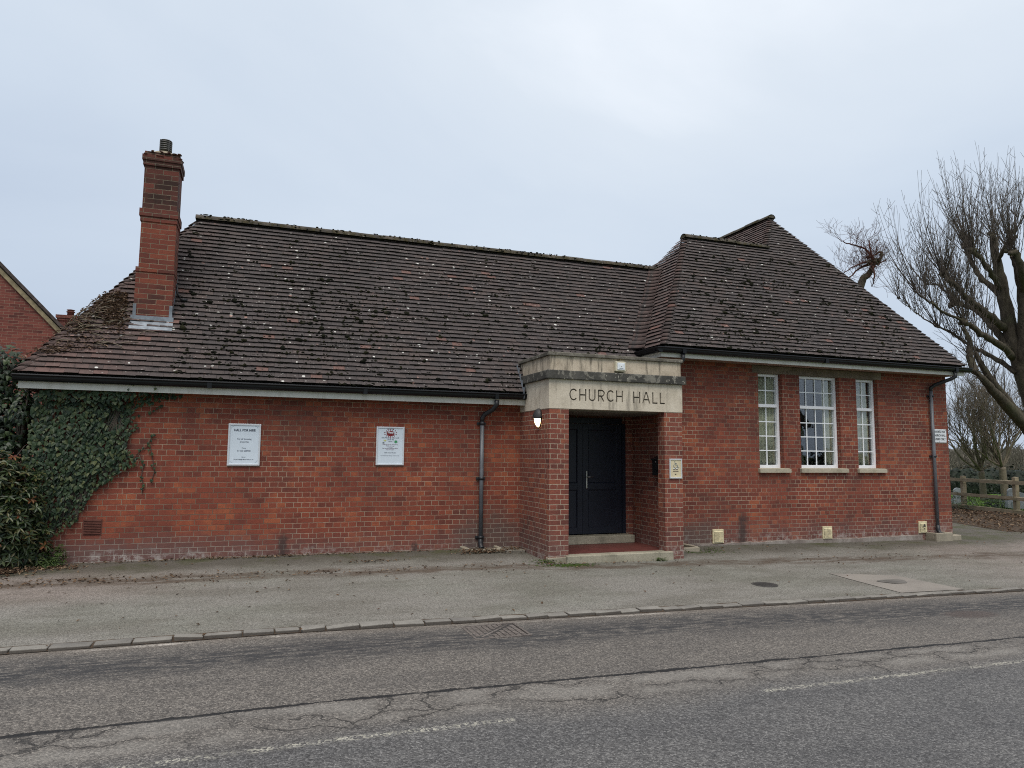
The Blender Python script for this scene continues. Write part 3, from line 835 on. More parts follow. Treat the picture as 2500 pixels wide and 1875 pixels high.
# rear slope, plain
deck.poly([(XL, YB, ZE-.03), (XRL, YR, ZR-.06), (8.2, YR, ZR-.06), (8.2, YB, ZE-.03)])
nh = int(wl/GA)
bent(roofm, (XL, YE, ZE), (XRL, YR, ZR-.02), (1, 0, 0), (0, 1, 0), Vector((0, -SP, CP))+Vector((-sw_, 0, cw)), .14, nh)
bent(roofm, V0, V1, (-1, 0, 0), (0, -1, 0), Vector((0, -SP, CP))+Vector((-.8, 0, .5)), .20, 23, .062, .034, True)
roof = roofm.build('roof', M['tile'], hall)
deck.build('underlay', M['deck'], roof)
rd = MB(); ridge(rd, (XRL-.04, YR, ZR+.02), (V1.x+.02, YR, ZR+.02))
rd.build('ridge_tiles', M['ridge'], roof)
def ridge_moss(p0, p1, n, parent):
    m = MB(); p0, p1 = Vector(p0), Vector(p1)
    for i in range(n):
        t = rng.random(); a = rng.uniform(.1, 1.7)
        if pnoise(Vector((t*9, 3, p0.x))) < rng.uniform(-.5, .3): continue
        c = p0.lerp(p1, t); d = (p1-p0).normalized(); s_ = Vector((d.y, -d.x, 0)); s_ = s_ if s_.y < 0 or s_.x < 0 else -s_
        m.blob(c+s_*math.cos(a)*.105+Vector((0, 0, math.sin(a)*.09-.03)), rng.uniform(.010, .03), rng.uniform(.010, .022), rng.uniform(.006, .014), .4)
    m.build('moss', M['moss'], parent)['kind'] = 'stuff'
ridge_moss((XRL-.04, YR, ZR+.02), (V1.x+.02, YR, ZR+.02), 240, roof)

# hall roof
XE3, XP, YPK, ZP = 13.96, 11.15, 13.05, 7.117
roofm = MB(); deck = MB()
slen2 = (YPK-YE2)/CP
vtop = (ZR2-ZE2)/SP
mH = (ZP-ZE2)/(XP-8.35)
def u_hall(v):
    z = ZE2+v*SP
    r = lerp(XE3, XP, v/slen2)
    l = lerp(XE2, XR2, v/vtop) if v < vtop else XP-(ZP-z)/mH
    return l, r
tiles(roofm, Vector((0, YE2, ZE2)), (1, 0, 0), (0, CP, SP), (0, -SP, CP), u_hall, slen2-.04, .07, .06)
XJ = XP-(ZP-ZR2)/mH
deck.poly([Vector(p)+dn for p in ((XE2+.05, YE2+.02, ZE2+.03), (XE3-.08, YE2+.02, ZE2+.03), (XP, YPK, ZP), (XJ, YR2, ZR2), (XR2+.03, YR2, ZR2))])
# west facing hip of the projecting end
el = math.hypot(XR2-XE2, ZR2-ZE2); ce, se = (XR2-XE2)/el, (ZR2-ZE2)/el
def u_wh(v):
    z = ZE2+v*se
    yf = lerp(YE2, YR2, v/el)
    yb = yv0 if z < ZE2 else (YE+(z-ZE)/math.tan(PIT) if z < ZR else (14.0 if z < 5.64 else lerp(12.95, YR2+.02, (z-5.64)/(ZR2-5.64))))
    return -yb, -yf
tiles(roofm, Vector((XE2, 0, ZE2)), (0, -1, 0), (ce, 0, se), (-se, 0, ce), u_wh, el-.04, .0, .07)
deck.poly([(XE2+.05, YE2+.03, ZE2-.02), (XR2+.05, YR2, ZR2-.05), (XR2+.05-.3, 13.0, 5.6), (XE2+1.2, 14.5, 5.3), (XE2+.05, 14.5, ZE2)])
bent(roofm, (XE2, YE2, ZE2), (XR2, YR2, ZR2-.02), (1, 0, 0), (0, 1, 0), Vector((0, -SP, CP))+Vector((-se, 0, ce)), .14, int(el/GA))
# east hip and east slope
rl = math.hypot(XE3-XP, ZP-ZE2); c3, s3_ = (XE3-XP)/rl, (ZP-ZE2)/rl
tiles(roofm, Vector((XE3, 0, ZE2)), (0, 1, 0), (-c3, 0, s3_), (s3_, 0, c3), lambda v: (lerp(YE2, YPK, v/rl), lerp(YE2, YPK, v/rl)+1.6), rl-.04, .07, 0)
deck.poly([(XE3-.05, YE2+.05, ZE2-.03), (XE3-.05, 22.4, ZE2-.03), (XP, 22.4, ZP-.05), (XP, YPK, ZP-.05)])
bent(roofm, (XE3, YE2, ZE2), (XP, YPK, ZP-.02), (0, 1, 0), (-1, 0, 0), Vector((0, -SP, CP))+Vector((s3_, 0, c3)), .14, int(rl/GA))
# west slope of the main ridge, and its short hip
hl = math.hypot(XP-8.35, ZP-ZE2); c4, s4 = (XP-8.35)/hl, (ZP-ZE2)/hl
vj = (ZR2-ZE2)/s4
tiles(roofm, Vector((8.35, 0, ZE2)), (0, -1, 0), (c4, 0, s4), (-s4, 0, c4), lambda v: (-19.0, -(YE2+(v*s4)/math.tan(PIT))), hl-.04, 0, .07) if False else None
def west_upper(mb):
    o_ = Vector((XJ, 0, ZR2)); L = hl-vj
    tiles(mb, o_, (0, -1, 0), (c4, 0, s4), (-s4, 0, c4), lambda v: (-19.0, -lerp(YR2, YPK, v/L)), L-.03, 0, .05)
west_upper(roofm)
deck.poly([(8.35, 12.5, ZE2-.05), (XP, YPK, ZP-.06), (XP, 22.4, ZP-.06), (8.35, 22.4, ZE2-.05)])
deck.poly([(8.35, 22.4, ZE2), (XP, 22.4, ZP-.06), (XE3, 22.4, ZE2)])
bent(roofm, (XJ, YR2, ZR2), (XP, YPK, ZP-.02), (1, 0, 0), (0, 1, 0), Vector((0, -SP, CP))+Vector((-s4, 0, c4)), .12, int((hl-vj)/GA))
roof2 = roofm.build('roof', M['tile'], hall)
deck.build('underlay', M['deck'], roof2)
for a_, b_, r_ in (((XR2-.05, YR2, ZR2+.015), (XJ+.05, YR2, ZR2+.015), .105), ((XP, YPK-.06, ZP+.02), (XP, 19.5, ZP+.02), .105), ((8.06, 13.0, 5.665), (8.06, 15.4, 5.665), .075)):
    rd = MB(); ridge(rd, a_, b_, r=r_); rd.build('ridge_tiles', M['ridge'], roof2)

ridge_moss((XR2-.05, YR2, ZR2+.015), (XJ+.05, YR2, ZR2+.015), 60, roof2)
# moss clumps sitting in the tile edges
def moss(n, fn, size=(.009, .024)):
    m = MB()
    for i in range(n):
        p, s, nn = fn()
        k = 1+int(rng.random()**3*4)
        sz = rng.uniform(*size)*(1 if rng.random() < .8 else 1.7)
        for q in range(k):
            c = p+Vector((rng.uniform(-1, 1)*.05*(k > 1), 0, 0))+Vector((0, CP, SP))*rng.uniform(-.3, .8)*.05*(k > 1)
            z_ = sz*rng.uniform(.6, 1.1)
            m.blob(c+nn*(.030), z_*rng.uniform(.8, 1.3), z_*.9, z_*rng.uniform(.7, 1.), .45, 1)
    return m
def pick(xa, xb, ye, ze, vmax, bias):
    for _ in range(200):
        v = (int(rng.random()*vmax/GA)+.02)*GA
        x = rng.uniform(xa, xb)
        if ye < 10.6 and (x < XE2+.2+v*SP/1.545 or x > XE3-.25-v*CP*1.1): continue
        if pnoise(Vector((x*.5, v*.6, 20)))*.9+bias(x, v) > rng.uniform(-.2, .9): break
    return Vector((x, ye+v*CP, ze+v*SP)), None, Vector((0, -SP, CP))
moss(1700, lambda: pick(-1.1, 6.3, YE, ZE, 3.3, lambda x, v: .55-abs(x-1.5)*.09-.05*v)).build('moss', M['moss'], roof)['kind'] = 'stuff'
moss(1100, lambda: pick(7.0, 12.6, YE2, ZE2, 2.9, lambda x, v: .55-.10*v)).build('moss', M['moss'], roof2)['kind'] = 'stuff'

# ------------------------------------------------------------------ fascia, soffit, gutters
def gut(x0, x1, y, zt, parent, r=.058, h=.088):
    """ogee gutter: profile in (y,z), open top"""
    pr = [(y, zt), (y-.008, zt+.002), (y-.012, zt-.012), (y+.004, zt-.030), (y+.006, zt-.05), (y+.018, zt-h*.82), (y+.042, zt-h), (y+.10, zt-h), (y+.10, zt-.01), (y+.094, zt-.01), (y+.094, zt-h+.006), (y+.046, zt-h+.006), (y+.024, zt-h*.8), (y+.012, zt-.04)]
    m = MB(); m.extrude_x(pr, x0, x1)
    return m.build('gutter', M['gutter'], parent)
fa = MB()
fa.box(-2.88, 4.146, 10.735, 10.762, 2.355, 2.545)
fa.box(-2.88, -2.855, 10.762, 14.8, 2.355, 2.545)
fw = fa.build('fascia', M['fascia'], hall)
so = MB(); so.box(-2.905, 4.146, 10.762, YW-.002, 2.385, 2.40); so.build('soffit', M['fascia'], hall)
g = gut(-2.93, 4.19, 10.632, 2.532, hall)
for x in (-.6, 1.55, 3.63):
    jn = MB(); jn.box(x-.03, x+.03, 10.627, 10.73, 2.438, 2.537); jn.build('gutter_joint', M['gutter'], g)
fa = MB()
fa.box(6.62, 13.95, 10.575, 10.60, 3.282, 3.455)
fa.box(6.62, 6.645, 10.60, 12.5, 3.282, 3.455)
fa.build('fascia', M['fascia'], hall)
M['soffit'] = plain('soffit_wood', (.30, .20, .155), .7, .2)
so = MB(); so.box(6.645, 13.94, 10.60, YW+.2, ZH, ZH+.012); so.box(6.645, 6.78, YW+.2, 12.5, ZH, ZH+.012); so.build('soffit', M['soffit'], hall)
g2 = gut(6.49, 14.06, 10.472, 3.443, hall)
# return of the gutter along the west hip
rp = MB(); zt = 3.443
prx = [(6.49, zt), (6.482, zt+.002), (6.478, zt-.012), (6.494, zt-.03), (6.496, zt-.05), (6.508, zt-.072), (6.532, zt-.088), (6.59, zt-.088), (6.59, zt-.01)]
rp.extrude_y(prx, 10.48, 11.42); rp.build('gutter_return', M['gutter'], g2)
for x in (7.03, 10.2, 13.62):
    jn = MB(); jn.box(x-.035, x+.035, 10.467, 10.572, 3.349, 3.448); jn.build('gutter_joint', M['gutter'], g2)

# ------------------------------------------------------------------ downpipes
def downpipe(pts, r, brk, y, square=False, label=None):
    m = MB(); m.tube(pts[-2:], r, 14)
    p = m.build('downpipe', M['pipe'], hall)
    s = MB(); s.tube(pts[:-1]+[Vector(pts[-2])+Vector((0, 0, -.06))], r*1.12, 14)
    s.build('swan_neck', M['pipe_joint'], p)
    x = pts[-1][0]
    for z in brk:
        b = MB(); b.tube([(x, y, z-.02), (x, y, z+.02)], r*1.28, 14)
        b.bbox(x-.075, x+.075, YW-.028, YW-.002, z-.02, z+.02, .004)
        b.build('bracket', M['pipe_joint'], p)
    e = Vector(pts[-1])
    s = MB(); s.tube([e+Vector((0, 0, .12)), e+Vector((0, 0, .02)), e+Vector((.0, -.03, -.03)), e+Vector((0, -.09, -.06))], r*1.18, 14)
    s.build('shoe', M['pipe_joint'], p)
    return p
downpipe([(3.64, 10.68, 2.42), (3.64, 10.68, 2.35), (3.60, 10.75, 2.27), (3.50, 10.86, 2.20), (3.468, 10.89, 2.14), (3.468, 10.89, .13)], .034, (2.05, 1.17, .24), 10.89)
downpipe([(13.62, 10.52, 3.34), (13.62, 10.52, 3.25), (13.57, 10.60, 3.20), (13.42, 10.83, 3.10), (13.355, 10.89, 3.03), (13.375, 10.89, .07)], .034, (2.86, 1.60), 10.89)
dp = MB(); dp.tube([(7.03, 10.52, 3.35), (7.03, 10.52, 3.24), (6.97, 10.62, 3.15), (6.70, 10.86, 2.96), (6.66, 10.89, 2.9), (6.66, 10.89, .05)], .036, 12)
dp.build('downpipe', M['pipe_joint'], hall)

# ------------------------------------------------------------------ chimney
YC = 11.285
c = MB()
def stack(m, x0, x1, z0, z1, y0=YC, y1=YC+.47): m.box(x0, x1, y0, y1, z0, z1)
c.box(-1.695, -1.195, YC, YC+.55, 3.2, 4.15)
c.box(-1.70, -1.19, YC-.012, YC+.56, 4.15, 4.215)
c.box(-1.665, -1.2, YC, YC+.47, 4.215, 4.90)
ch = c.build('chimney', M['brick_chim'], hall)
b = MB()
b.box(-1.68, -1.19, YC-.012, YC+.485, 4.90, 4.975)
b.box(-1.695, -1.178, YC-.026, YC+.50, 4.975, 5.085)
b.build('chimney_band', M['brick_soot'], ch)
b = MB(); b.box(-1.665, -1.205, YC, YC+.47, 5.085, 5.745)
o = b.build('chimney_shaft', M['brick_soot'], ch); o['label'] = 'upper shaft with sooty blackened bricks'
b = MB()
b.box(-1.685, -1.185, YC-.02, YC+.49, 5.745, 5.82)
b.box(-1.70, -1.175, YC-.033, YC+.505, 5.82, 5.90)
b.box(-1.672, -1.20, YC-.012, YC+.48, 5.90, 5.955)
for i in range(26):
    b.blob((rng.uniform(-1.68, -1.19), YC+rng.choice([-.03, .0, .02]), rng.choice([5.90, 5.955])+rng.uniform(-.01, .008)), .03, .02, .014, .4)
b.build('chimney_cap', M['brick_soot'], ch)
b = MB(); b.lathe([(.27, 0), (.24, .035), (.17, .075), (.11, .10), (.09, .11)], -1.437, YC+.235, 5.945, 12, 1, .92)
b.build('flaunching', M['mortar'], ch)
b = MB(); pr = [(.078, -.02), (.078, .05)]
z = .05
for i in range(5): pr += [(.088, z), (.088, z+.017), (.076, z+.02), (.076, z+.028)]; z += .03
pr += [(.088, z), (.082, z+.012), (.03, z+.016)]
b.lathe(pr, -1.43, YC+.235, 6.03, 18)
for k in range(4):
    a = k*math.pi/2+.6
    b.box(-1.43+.088*math.cos(a)-.006, -1.43+.088*math.cos(a)+.006, YC+.235+.088*math.sin(a)-.006, YC+.235+.088*math.sin(a)+.006, 6.06, 6.24)
b.build('chimney_pot', M['metal'], ch)
b = MB()
zc = lz(YC)
dnrm = Vector((0, -SP, CP))
A = Vector((-1.725, YC-.012, zc+.10)); B = Vector((-1.165, YC-.012, zc+.10))
sdir = Vector((0, -CP, -SP))
A1 = Vector((-1.725, YC-.012, zc+.035)); B1 = Vector((-1.165, YC-.012, zc+.035))
A2 = A1+sdir*.19+dnrm*.012; B2 = B1+sdir*.19+dnrm*.012
b.add([A, B, B1, A1, A2, B2, A2-dnrm*.03, B2-dnrm*.03], [(0, 1, 2, 3), (3, 2, 5, 4), (4, 5, 7, 6)])
for i in range(6):   # stepped side soakers on the east side, turned round the front edge
    y0 = YC+i*.095; z0 = lz(y0)
    b.box(-1.196, -1.188, y0-.004, y0+.11, z0-.02, z0+.15)
b.box(-1.23, -1.188, YC-.008, YC-.0005, zc+.04, zc+.27); b.box(-1.702, -1.66, YC-.008, YC-.0005, zc+.04, zc+.27)
b.build('lead_flashing', M['lead'], ch)
b = MB(); b.tube([(-1.18, YC+.30, 4.05), (-1.16, YC+.30, 3.92), (-1.12, YC+.28, 3.86)], .012, 6)
b.blob((-1.08, YC+.26, lz(YC+.26)+.05), .06, .05, .03, .3); b.build('cable', M['pipe_joint'], ch)

# ------------------------------------------------------------------ porch
p = MB()
ZL = 2.257
p.box(4.15, 4.471, YP, 11.05, -.2, ZL)                 # left pier and side wall
p.box(6.14, 6.468, YP, 9.935, -.2, ZL)                 # right pier
p.box(6.322, 6.60, 9.935, 11.35, -.2, ZL)              # right side wall
p.box(4.15, 4.36, 11.05, 11.35, -.2, 2.6); p.box(6.19, 6.322, 11.08, 11.35, -.2, 2.6)
p.box(4.36, 6.19, 11.14, 11.35, 2.10, 2.6)
porch = p.build('porch', M['brick_porch'], hall)
p = MB(); p.box(4.471, 6.322, 9.94, 11.05, ZL-.02, ZL+.05); p.build('ceiling', M['ceiling'], porch)
# frieze with cut lettering
fr = MB(); fr.box(4.142, 6.474, YP-.006, YP+.2, ZL, 2.70)
frz = fr.build('frieze', M['frieze'], porch)
p = MB(); p.box(4.142, 4.34, YP+.2, 11.2, ZL, 2.70); p.build('frieze_return', M['frieze'], porch)
p = MB(); p.box(6.30, 6.474, YP+.2, 11.2, ZL, 2.70); p.build('frieze_return', M['frieze'], porch)

def text_mesh(txt, size, extrude=0., offset=0., spacing=1., align='CENTER', shear=0., wspace=1.):
    cu_ = bpy.data.curves.new('t', 'FONT'); cu_.body = txt; cu_.size = size; cu_.extrude = extrude; cu_.offset = offset
    cu_.space_character = spacing; cu_.align_x = align; cu_.align_y = 'CENTER'; cu_.shear = shear; cu_.resolution_u = 4; cu_.space_word = wspace
    ob = bpy.data.objects.new('t', cu_)
    COL.objects.link(ob)
    me = bpy.data.meshes.new_from_object(ob)
    bpy.data.objects.remove(ob); bpy.data.curves.remove(cu_)
    return me
def text(name, txt, x, y, z, size, mat, parent, depth=.0015, axis='y', width=None, **kw):
    me = text_mesh(txt, size, depth/2, **kw)
    if width:
        xs_ = [v.co.x for v in me.vertices]; k = width/(max(xs_)-min(xs_))
    else: k = 1
    for v in me.vertices:
        c_ = v.co.copy()
        v.co = Vector((x+c_.x*k, y-c_.z, z+c_.y)) if axis == 'y' else Vector((x+c_.z, y+c_.x*k, z+c_.y))
    me.materials.clear(); me.materials.append(mat)
    o = bpy.data.objects.new(name, me); COL.objects.link(o)
    put(o, parent); return o
def letter_strokes(cut, word, x0, x1, z0, z1, y0, y1, t):
    """incised capitals, drawn stroke by stroke; every stroke is a prism"""
    H = z1-z0
    wd = {'C': .78, 'H': .74, 'U': .72, 'R': .66, 'A': .80, 'L': .56, ' ': .40}
    tot = sum(wd[c]+.24 for c in word)-.24
    k = (x1-x0)/tot
    def prism(poly):
        n = len(poly)
        cut.add([(px, y0, pz) for px, pz in poly]+[(px, y1, pz) for px, pz in poly],
                [tuple(range(n))]+[tuple(range(n, 2*n))[::-1]]+[(i, n+i, n+(i+1) % n, (i+1) % n) for i in range(n)])
    def stroke(pts, tt=t):
        n = len(pts); L = []; Rr = []
        for i, q in enumerate(pts):
            a = pts[max(i-1, 0)]; b_ = pts[min(i+1, n-1)]
            dx, dz = b_[0]-a[0], b_[1]-a[1]; l = math.hypot(dx, dz)
            nx, nz = -dz/l*tt/2, dx/l*tt/2
            L.append((q[0]+nx, q[1]+nz)); Rr.append((q[0]-nx, q[1]-nz))
        prism(Rr+L[::-1])
    x = x0
    for c_ in word:
        W_ = wd[c_]*k; a, b_ = x+t/2, x+W_-t/2; m = (z0+z1)/2
        if c_ == 'H':
            stroke([(a, z0), (a, z1)]); stroke([(b_, z0), (b_, z1)]); stroke([(a+t/2-.001, m), (b_-t/2+.001, m)])
        elif c_ == 'L':
            stroke([(a, z0), (a, z1)]); stroke([(a+t/2-.001, z0+t/2), (b_+t/2, z0+t/2)])
        elif c_ == 'U':
            r = (b_-a)/2; cx = (a+b_)/2; zc_ = z0+t/2+r*.9
            stroke([(a, z1), (a, zc_)]+[(cx-r*math.cos(q), zc_-r*.9*math.sin(q)) for q in [i*math.pi/10 for i in range(1, 10)]]+[(b_, zc_), (b_, z1)])
        elif c_ == 'C':
            cx = (a+b_)/2+.01; rx = (b_-a)/2+.008; rz = H/2-t/2
            stroke([(cx+rx*math.cos(q), m+rz*math.sin(q)) for q in [R(42)+i*R(276)/16 for i in range(17)]])
        elif c_ == 'A':
            cx = (a+b_)/2
            stroke([(a-t*.2, z0), (cx-.002, z1)]); stroke([(cx+.002, z1), (b_+t*.2, z0)]); zz = z0+H*.33; f = .33
            stroke([(lerp(a, cx, f)+t*.3, zz), (lerp(b_, cx, f)-t*.3, zz)])
        elif c_ == 'R':
            stroke([(a, z0), (a, z1)]); r = H*.26; zc_ = z1-t/2-r+.003; xr = b_-r*.75
            stroke([(a+t/2-.001, z1-t/2), (xr, z1-t/2)]+[(xr+r*math.sin(q), zc_+(z1-t/2-zc_)*math.cos(q)) for q in [i*math.pi/8 for i in range(1, 8)]]+[(xr, 2*zc_-z1+t/2), (a+t/2-.001, 2*zc_-z1+t/2)])
            stroke([(lerp(a, b_, .55), 2*zc_-z1+t/2-t*.3), (b_+t*.2, z0)])
        x += W_+.24*k
cut = MB()
letter_strokes(cut, 'CHURCH', 4.475, 5.395, 2.385, 2.567, YP-.05, YP+.014, .022)
letter_strokes(cut, 'HALL', 5.575, 6.152, 2.381, 2.563, YP-.05, YP+.014, .022)
cme = bpy.data.meshes.new('cutter'); cme.from_pydata(cut.v, [], cut.f); cme.materials.append(M['frieze'])
_b = bmesh.new(); _b.from_mesh(cme); bmesh.ops.recalc_face_normals(_b, faces=_b.faces); _b.to_mesh(cme); _b.free()
cob = bpy.data.objects.new('cutter', cme); COL.objects.link(cob)
md = frz.modifiers.new('letters', 'BOOLEAN'); md.operation = 'DIFFERENCE'; md.object = cob; md.solver = 'EXACT'; md.use_self = True
bpy.context.view_layer.update()
dg = bpy.context.evaluated_depsgraph_get()
nm = bpy.data.meshes.new_from_object(frz.evaluated_get(dg))
frz.modifiers.clear(); frz.data = nm
bpy.data.objects.remove(cob)
# recess shade of the cut letters, painted in as a dark inlay
lg = MB(); letter_strokes(lg, 'CHURCH', 4.475, 5.395, 2.385, 2.567, YP+.0125, YP+.0175, .0215); lg.build('lettering', M['letters'], frz)
lg = MB(); letter_strokes(lg, 'HALL', 5.575, 6.152, 2.381, 2.563, YP+.0125, YP+.0175, .0215); lg.build('lettering', M['letters'], frz)
p = MB()
p.bbox(4.095, 6.52, YP-.052, YP+.2, 2.70, 2.835, .012); p.bbox(4.095, 4.34, YP+.2005, 11.35, 2.7005, 2.8345, .012); p.bbox(6.30, 6.52, YP+.2005, 11.3, 2.7005, 2.8345, .012)
p.build('string_course', M['stone_dark'], porch)
p = MB(); p.box(4.16, 6.46, YP+.012, YP+.2, 2.8355, 3.058); p.box(4.16, 4.34, YP+.2, 11.5, 2.8355, 3.058); p.box(6.30, 6.46, YP+.2, 11.2, 2.8355, 3.058)
p.build('parapet', M['stone'], porch)
p = MB(); p.bbox(4.128, 6.495, YP-.022, YP+.24, 3.0585, 3.114, .01); p.bbox(4.128, 4.39, YP+.2405, 11.5, 3.0587, 3.113, .01); p.bbox(6.25, 6.495, YP+.2405, 11.2, 3.0587, 3.113, .01)
p.build('coping', M['coping'], porch)
p = MB(); p.box(4.38, 6.28, YP+.2, 11.3, 2.86, 2.90); p.build('flat_roof', M['lead'], porch)
p = MB()   # lead dressing where porch meets the tiles
for i in range(8):
    y0 = 10.66+i*.08
    p.box(4.085, 4.094, y0-.03, y0+.10, lz(y0)-.05, min(3.05, lz(y0)+.14))
p.build('lead_flashing', M['lead'], porch)
# step, floor and threshold
p = MB(); p.bbox(4.42, 6.235, 9.655, 9.86, -.12, .078, .012); p.build('front_step', M['step'], porch)
p = MB(); p.box(4.47, 6.33, 9.86, 11.10, -.1, .074); p.build('porch_floor', M['redfloor'], porch)
p = MB(); p.bbox(4.42, 6.228, 10.845, 11.10, .0745, .203, .008); p.build('threshold', M['step'], porch)
p = MB(); p.bbox(4.148-.012, 4.473+.008, YP-.018, YP+.08, -.2, .055, .012); p.build('pier_base', M['concrete'], porch)

# door
d = MB(); YD = 11.085
d.box(6.125, 6.19, YD, YD+.06, .203, 2.11); d.box(4.36, 4.43, YD, YD+.06, .203, 2.11); d.box(4.43, 6.125, YD, YD+.06, 2.11, 2.20)
door = d.build('door', M['door'], hall)
def leaf(x0, x1, hinge):
    m = MB(); y = YD+.012
    t = .10
    m.bbox(x0, x0+t, y, y+.045, .215, 2.10, .003); m.bbox(x1-t, x1, y, y+.045, .215, 2.10, .003)
    for a, b_ in ((.215, .315), (.965, 1.075), (2.0, 2.10)): m.bbox(x0+t, x1-t, y+.0005, y+.0445, a, b_, .003)
    l = m.build('door_leaf', M['door'], door)
    q = MB()
    for a, b_ in ((.315, .965), (1.075, 2.0)):
        q.box(x0+t, x1-t, y+.024, y+.034, a, b_)
        for xx in ((x0+t, x0+t+.016), (x1-t-.016, x1-t)): q.add([(xx[0], y+.006, a), (xx[1], y+.022, a), (xx[1], y+.022, b_), (xx[0], y+.006, b_)] if xx[0] == x0+t else [(xx[0], y+.022, a), (xx[1], y+.006, a), (xx[1], y+.006, b_), (xx[0], y+.022, b_)], [(0, 1, 2, 3)])
        q.add([(x0+t, y+.006, a), (x1-t, y+.006, a), (x1-t-.016, y+.022, a+.016), (x0+t+.016, y+.022, a+.016)], [(0, 1, 2, 3)])
        q.add([(x0+t, y+.006, b_), (x1-t, y+.006, b_), (x1-t-.016, y+.022, b_-.016), (x0+t+.016, y+.022, b_-.016)], [(3, 2, 1, 0)])
    q.build('door_panel', M['door'], door)
    return l
leaf(4.435, 5.362, 0); leaf(5.37, 6.12, 1)
hd = MB(); hd.bbox(5.42, 5.444, YD-.004, YD+.012, .985, 1.285, .003)
hd.tube([(5.431, YD-.004, 1.185), (5.431, YD-.05, 1.185), (5.445, YD-.055, 1.185), (5.545, YD-.055, 1.185)], .008, 8)
hd.lathe([(.014, 0), (.014, .01), (.006, .012)], 5.431, YD-.002, .99, 10)
hd.build('handle', M['chrome'], door)
# ------------------------------------------------------------------ notices, lamps, letterbox
def board(name, label, x0, x1, z0, z1, y, fw, pmat, fmat, depth=.022):
    t = thing(name, label, 'sign', ((x0+x1)/2, y, z0))
    f = MB(); b = .003
    f.bbox(x0, x0+fw, y-depth, y, z0, z1, b); f.bbox(x1-fw, x1, y-depth, y, z0, z1, b)
    f.bbox(x0+fw, x1-fw, y-depth+.0003, y-.0003, z0, z0+fw, b); f.bbox(x0+fw, x1-fw, y-depth+.0003, y-.0003, z1-fw, z1, b)
    f.build('frame', fmat, t)
    p = MB(); p.box(x0+fw-.004, x1-fw+.004, y-depth+.010, y-.002, z0+fw-.004, z1-fw+.004)
    pn = p.build('panel', pmat, t)
    return t, pn, y-depth+.009
YS = YW-.004
t, pn, yy = board('notice_board', 'white HALL FOR HIRE notice with phone number in a silver snap frame', -.335, .106, 1.361, 1.963, YS, .026, M['panel'], M['alu'])
cx = -.1145
text('lettering', 'HALL FOR HIRE', cx, yy, 1.868, .045, M['ink'], pn, width=.290, offset=.0015)
text('lettering', 'For all booking', cx, yy, 1.742, .032, M['ink'], pn, width=.190)
text('lettering', 'enquiries', cx, yy, 1.702, .032, M['ink'], pn, width=.118)
text('lettering', 'Phone:', cx, yy, 1.612, .02, M['ink'], pn, width=.055)
text('lettering', '01462 628982', cx, yy, 1.572, .032, M['ink'], pn, width=.182)
text('lettering', 'Email:', cx, yy, 1.483, .02, M['ink'], pn, width=.052)
text('lettering', 'church.hall@clifton-beds.co.uk', cx, yy, 1.449, .02, M['ink'], pn, width=.268)
# printed border with rounded corners
for sx in (-1, 1):
    for sz in (-1, 1):
        ccx, ccz = cx+sx*.145, (1.925 if sz > 0 else 1.40)-sz*.035
        pts = [(ccx+sx*.035*math.cos(q*math.pi/12), yy, ccz+sz*.035*math.sin(q*math.pi/12)) for q in range(7)]
        b = MB(); b.tube(pts, .0013, 4); b.build('printed_corner', M['inkgrey'], pn)

t, pn, yy = board('notice_board', 'white event poster with a dark red paint splat in a silver snap frame', 1.781, 2.214, 1.374, 1.966, YS, .024, M['panel'], M['alu'])
cx = 1.9975
def splat(x, z, r, mat, name, arms=14, sx=1., inner=.62, seed=1):
    g_ = random.Random(seed); m = MB(); pts = []
    n = arms*4
    for i in range(n):
        a = 2*math.pi*i/n; ph = i % 4
        rr = r*(inner, inner*1.02, g_.uniform(.85, 1.05), inner)[ph]
        pts.append((x+sx*rr*math.cos(a), yy-.0006, z+rr*.78*math.sin(a)))
    c0 = (x, yy-.0006, z)
    m.add([c0]+pts, [(0, 1+(i+1) % n, 1+i) for i in range(n)])
    for k in range(arms):
        a = 2*math.pi*(k*4+2)/n; rr = r*g_.uniform(.92, 1.1); q = r*.10
        m.add([(x+sx*rr*math.cos(a)+q*math.cos(j), yy-.0008, z+rr*.78*math.sin(a)+q*math.sin(j)) for j in [w_*math.pi/4 for w_ in range(8)]], [tuple(range(8))[::-1]])
    return m.build(name, mat, pn)
splat(cx, 1.862, .082, M['inkred'], 'paint_splat', 14, 1.05, .66, 3)
text('lettering', 'Messy', cx+.002, yy-.0015, 1.878, .045, M['signwhite'], pn, width=.088, offset=.0015)
text('lettering', 'Church', cx+.002, yy-.0015, 1.848, .032, M['inkred'], pn, width=.06)
splat(1.915, 1.752, .024, M['inkyellow'], 'paint_splat', 9, 1, .5, 5)
splat(1.893, 1.716, .020, M['ink'], 'paint_splat', 8, 1, .5, 6)
splat(2.082, 1.736, .034, M['inkgreen'], 'paint_splat', 9, 1, .6, 8)
text('lettering', 'All Saints Clifton', cx, yy, 1.930, .018, M['ink'], pn, width=.11)
text('lettering', 'Every 4th Sunday of the month', cx, yy, 1.796, .03, M['ink'], pn, width=.27, shear=.15)
text('lettering', 'Church Hall', cx, yy, 1.768, .028, M['ink'], pn, width=.105, shear=.15)
text('lettering', '3.30-5pm', cx, yy, 1.738, .022, M['ink'], pn, width=.064)
for z, s_, w_ in ((1.691, 'Craft activities for all the family', .24), (1.671, 'Stories and songs', .125), (1.653, 'Free snack', .075), (1.633, 'Toys, food and grandparents welcome', .245), (1.613, 'Hot meal at 5pm', .12)):
    text('lettering', s_, cx, yy, z, .018, M['inkpurple'], pn, width=w_)
text('lettering', 'Come and join the fun!', cx, yy, 1.566, .024, M['ink'], pn, width=.18, shear=.15)
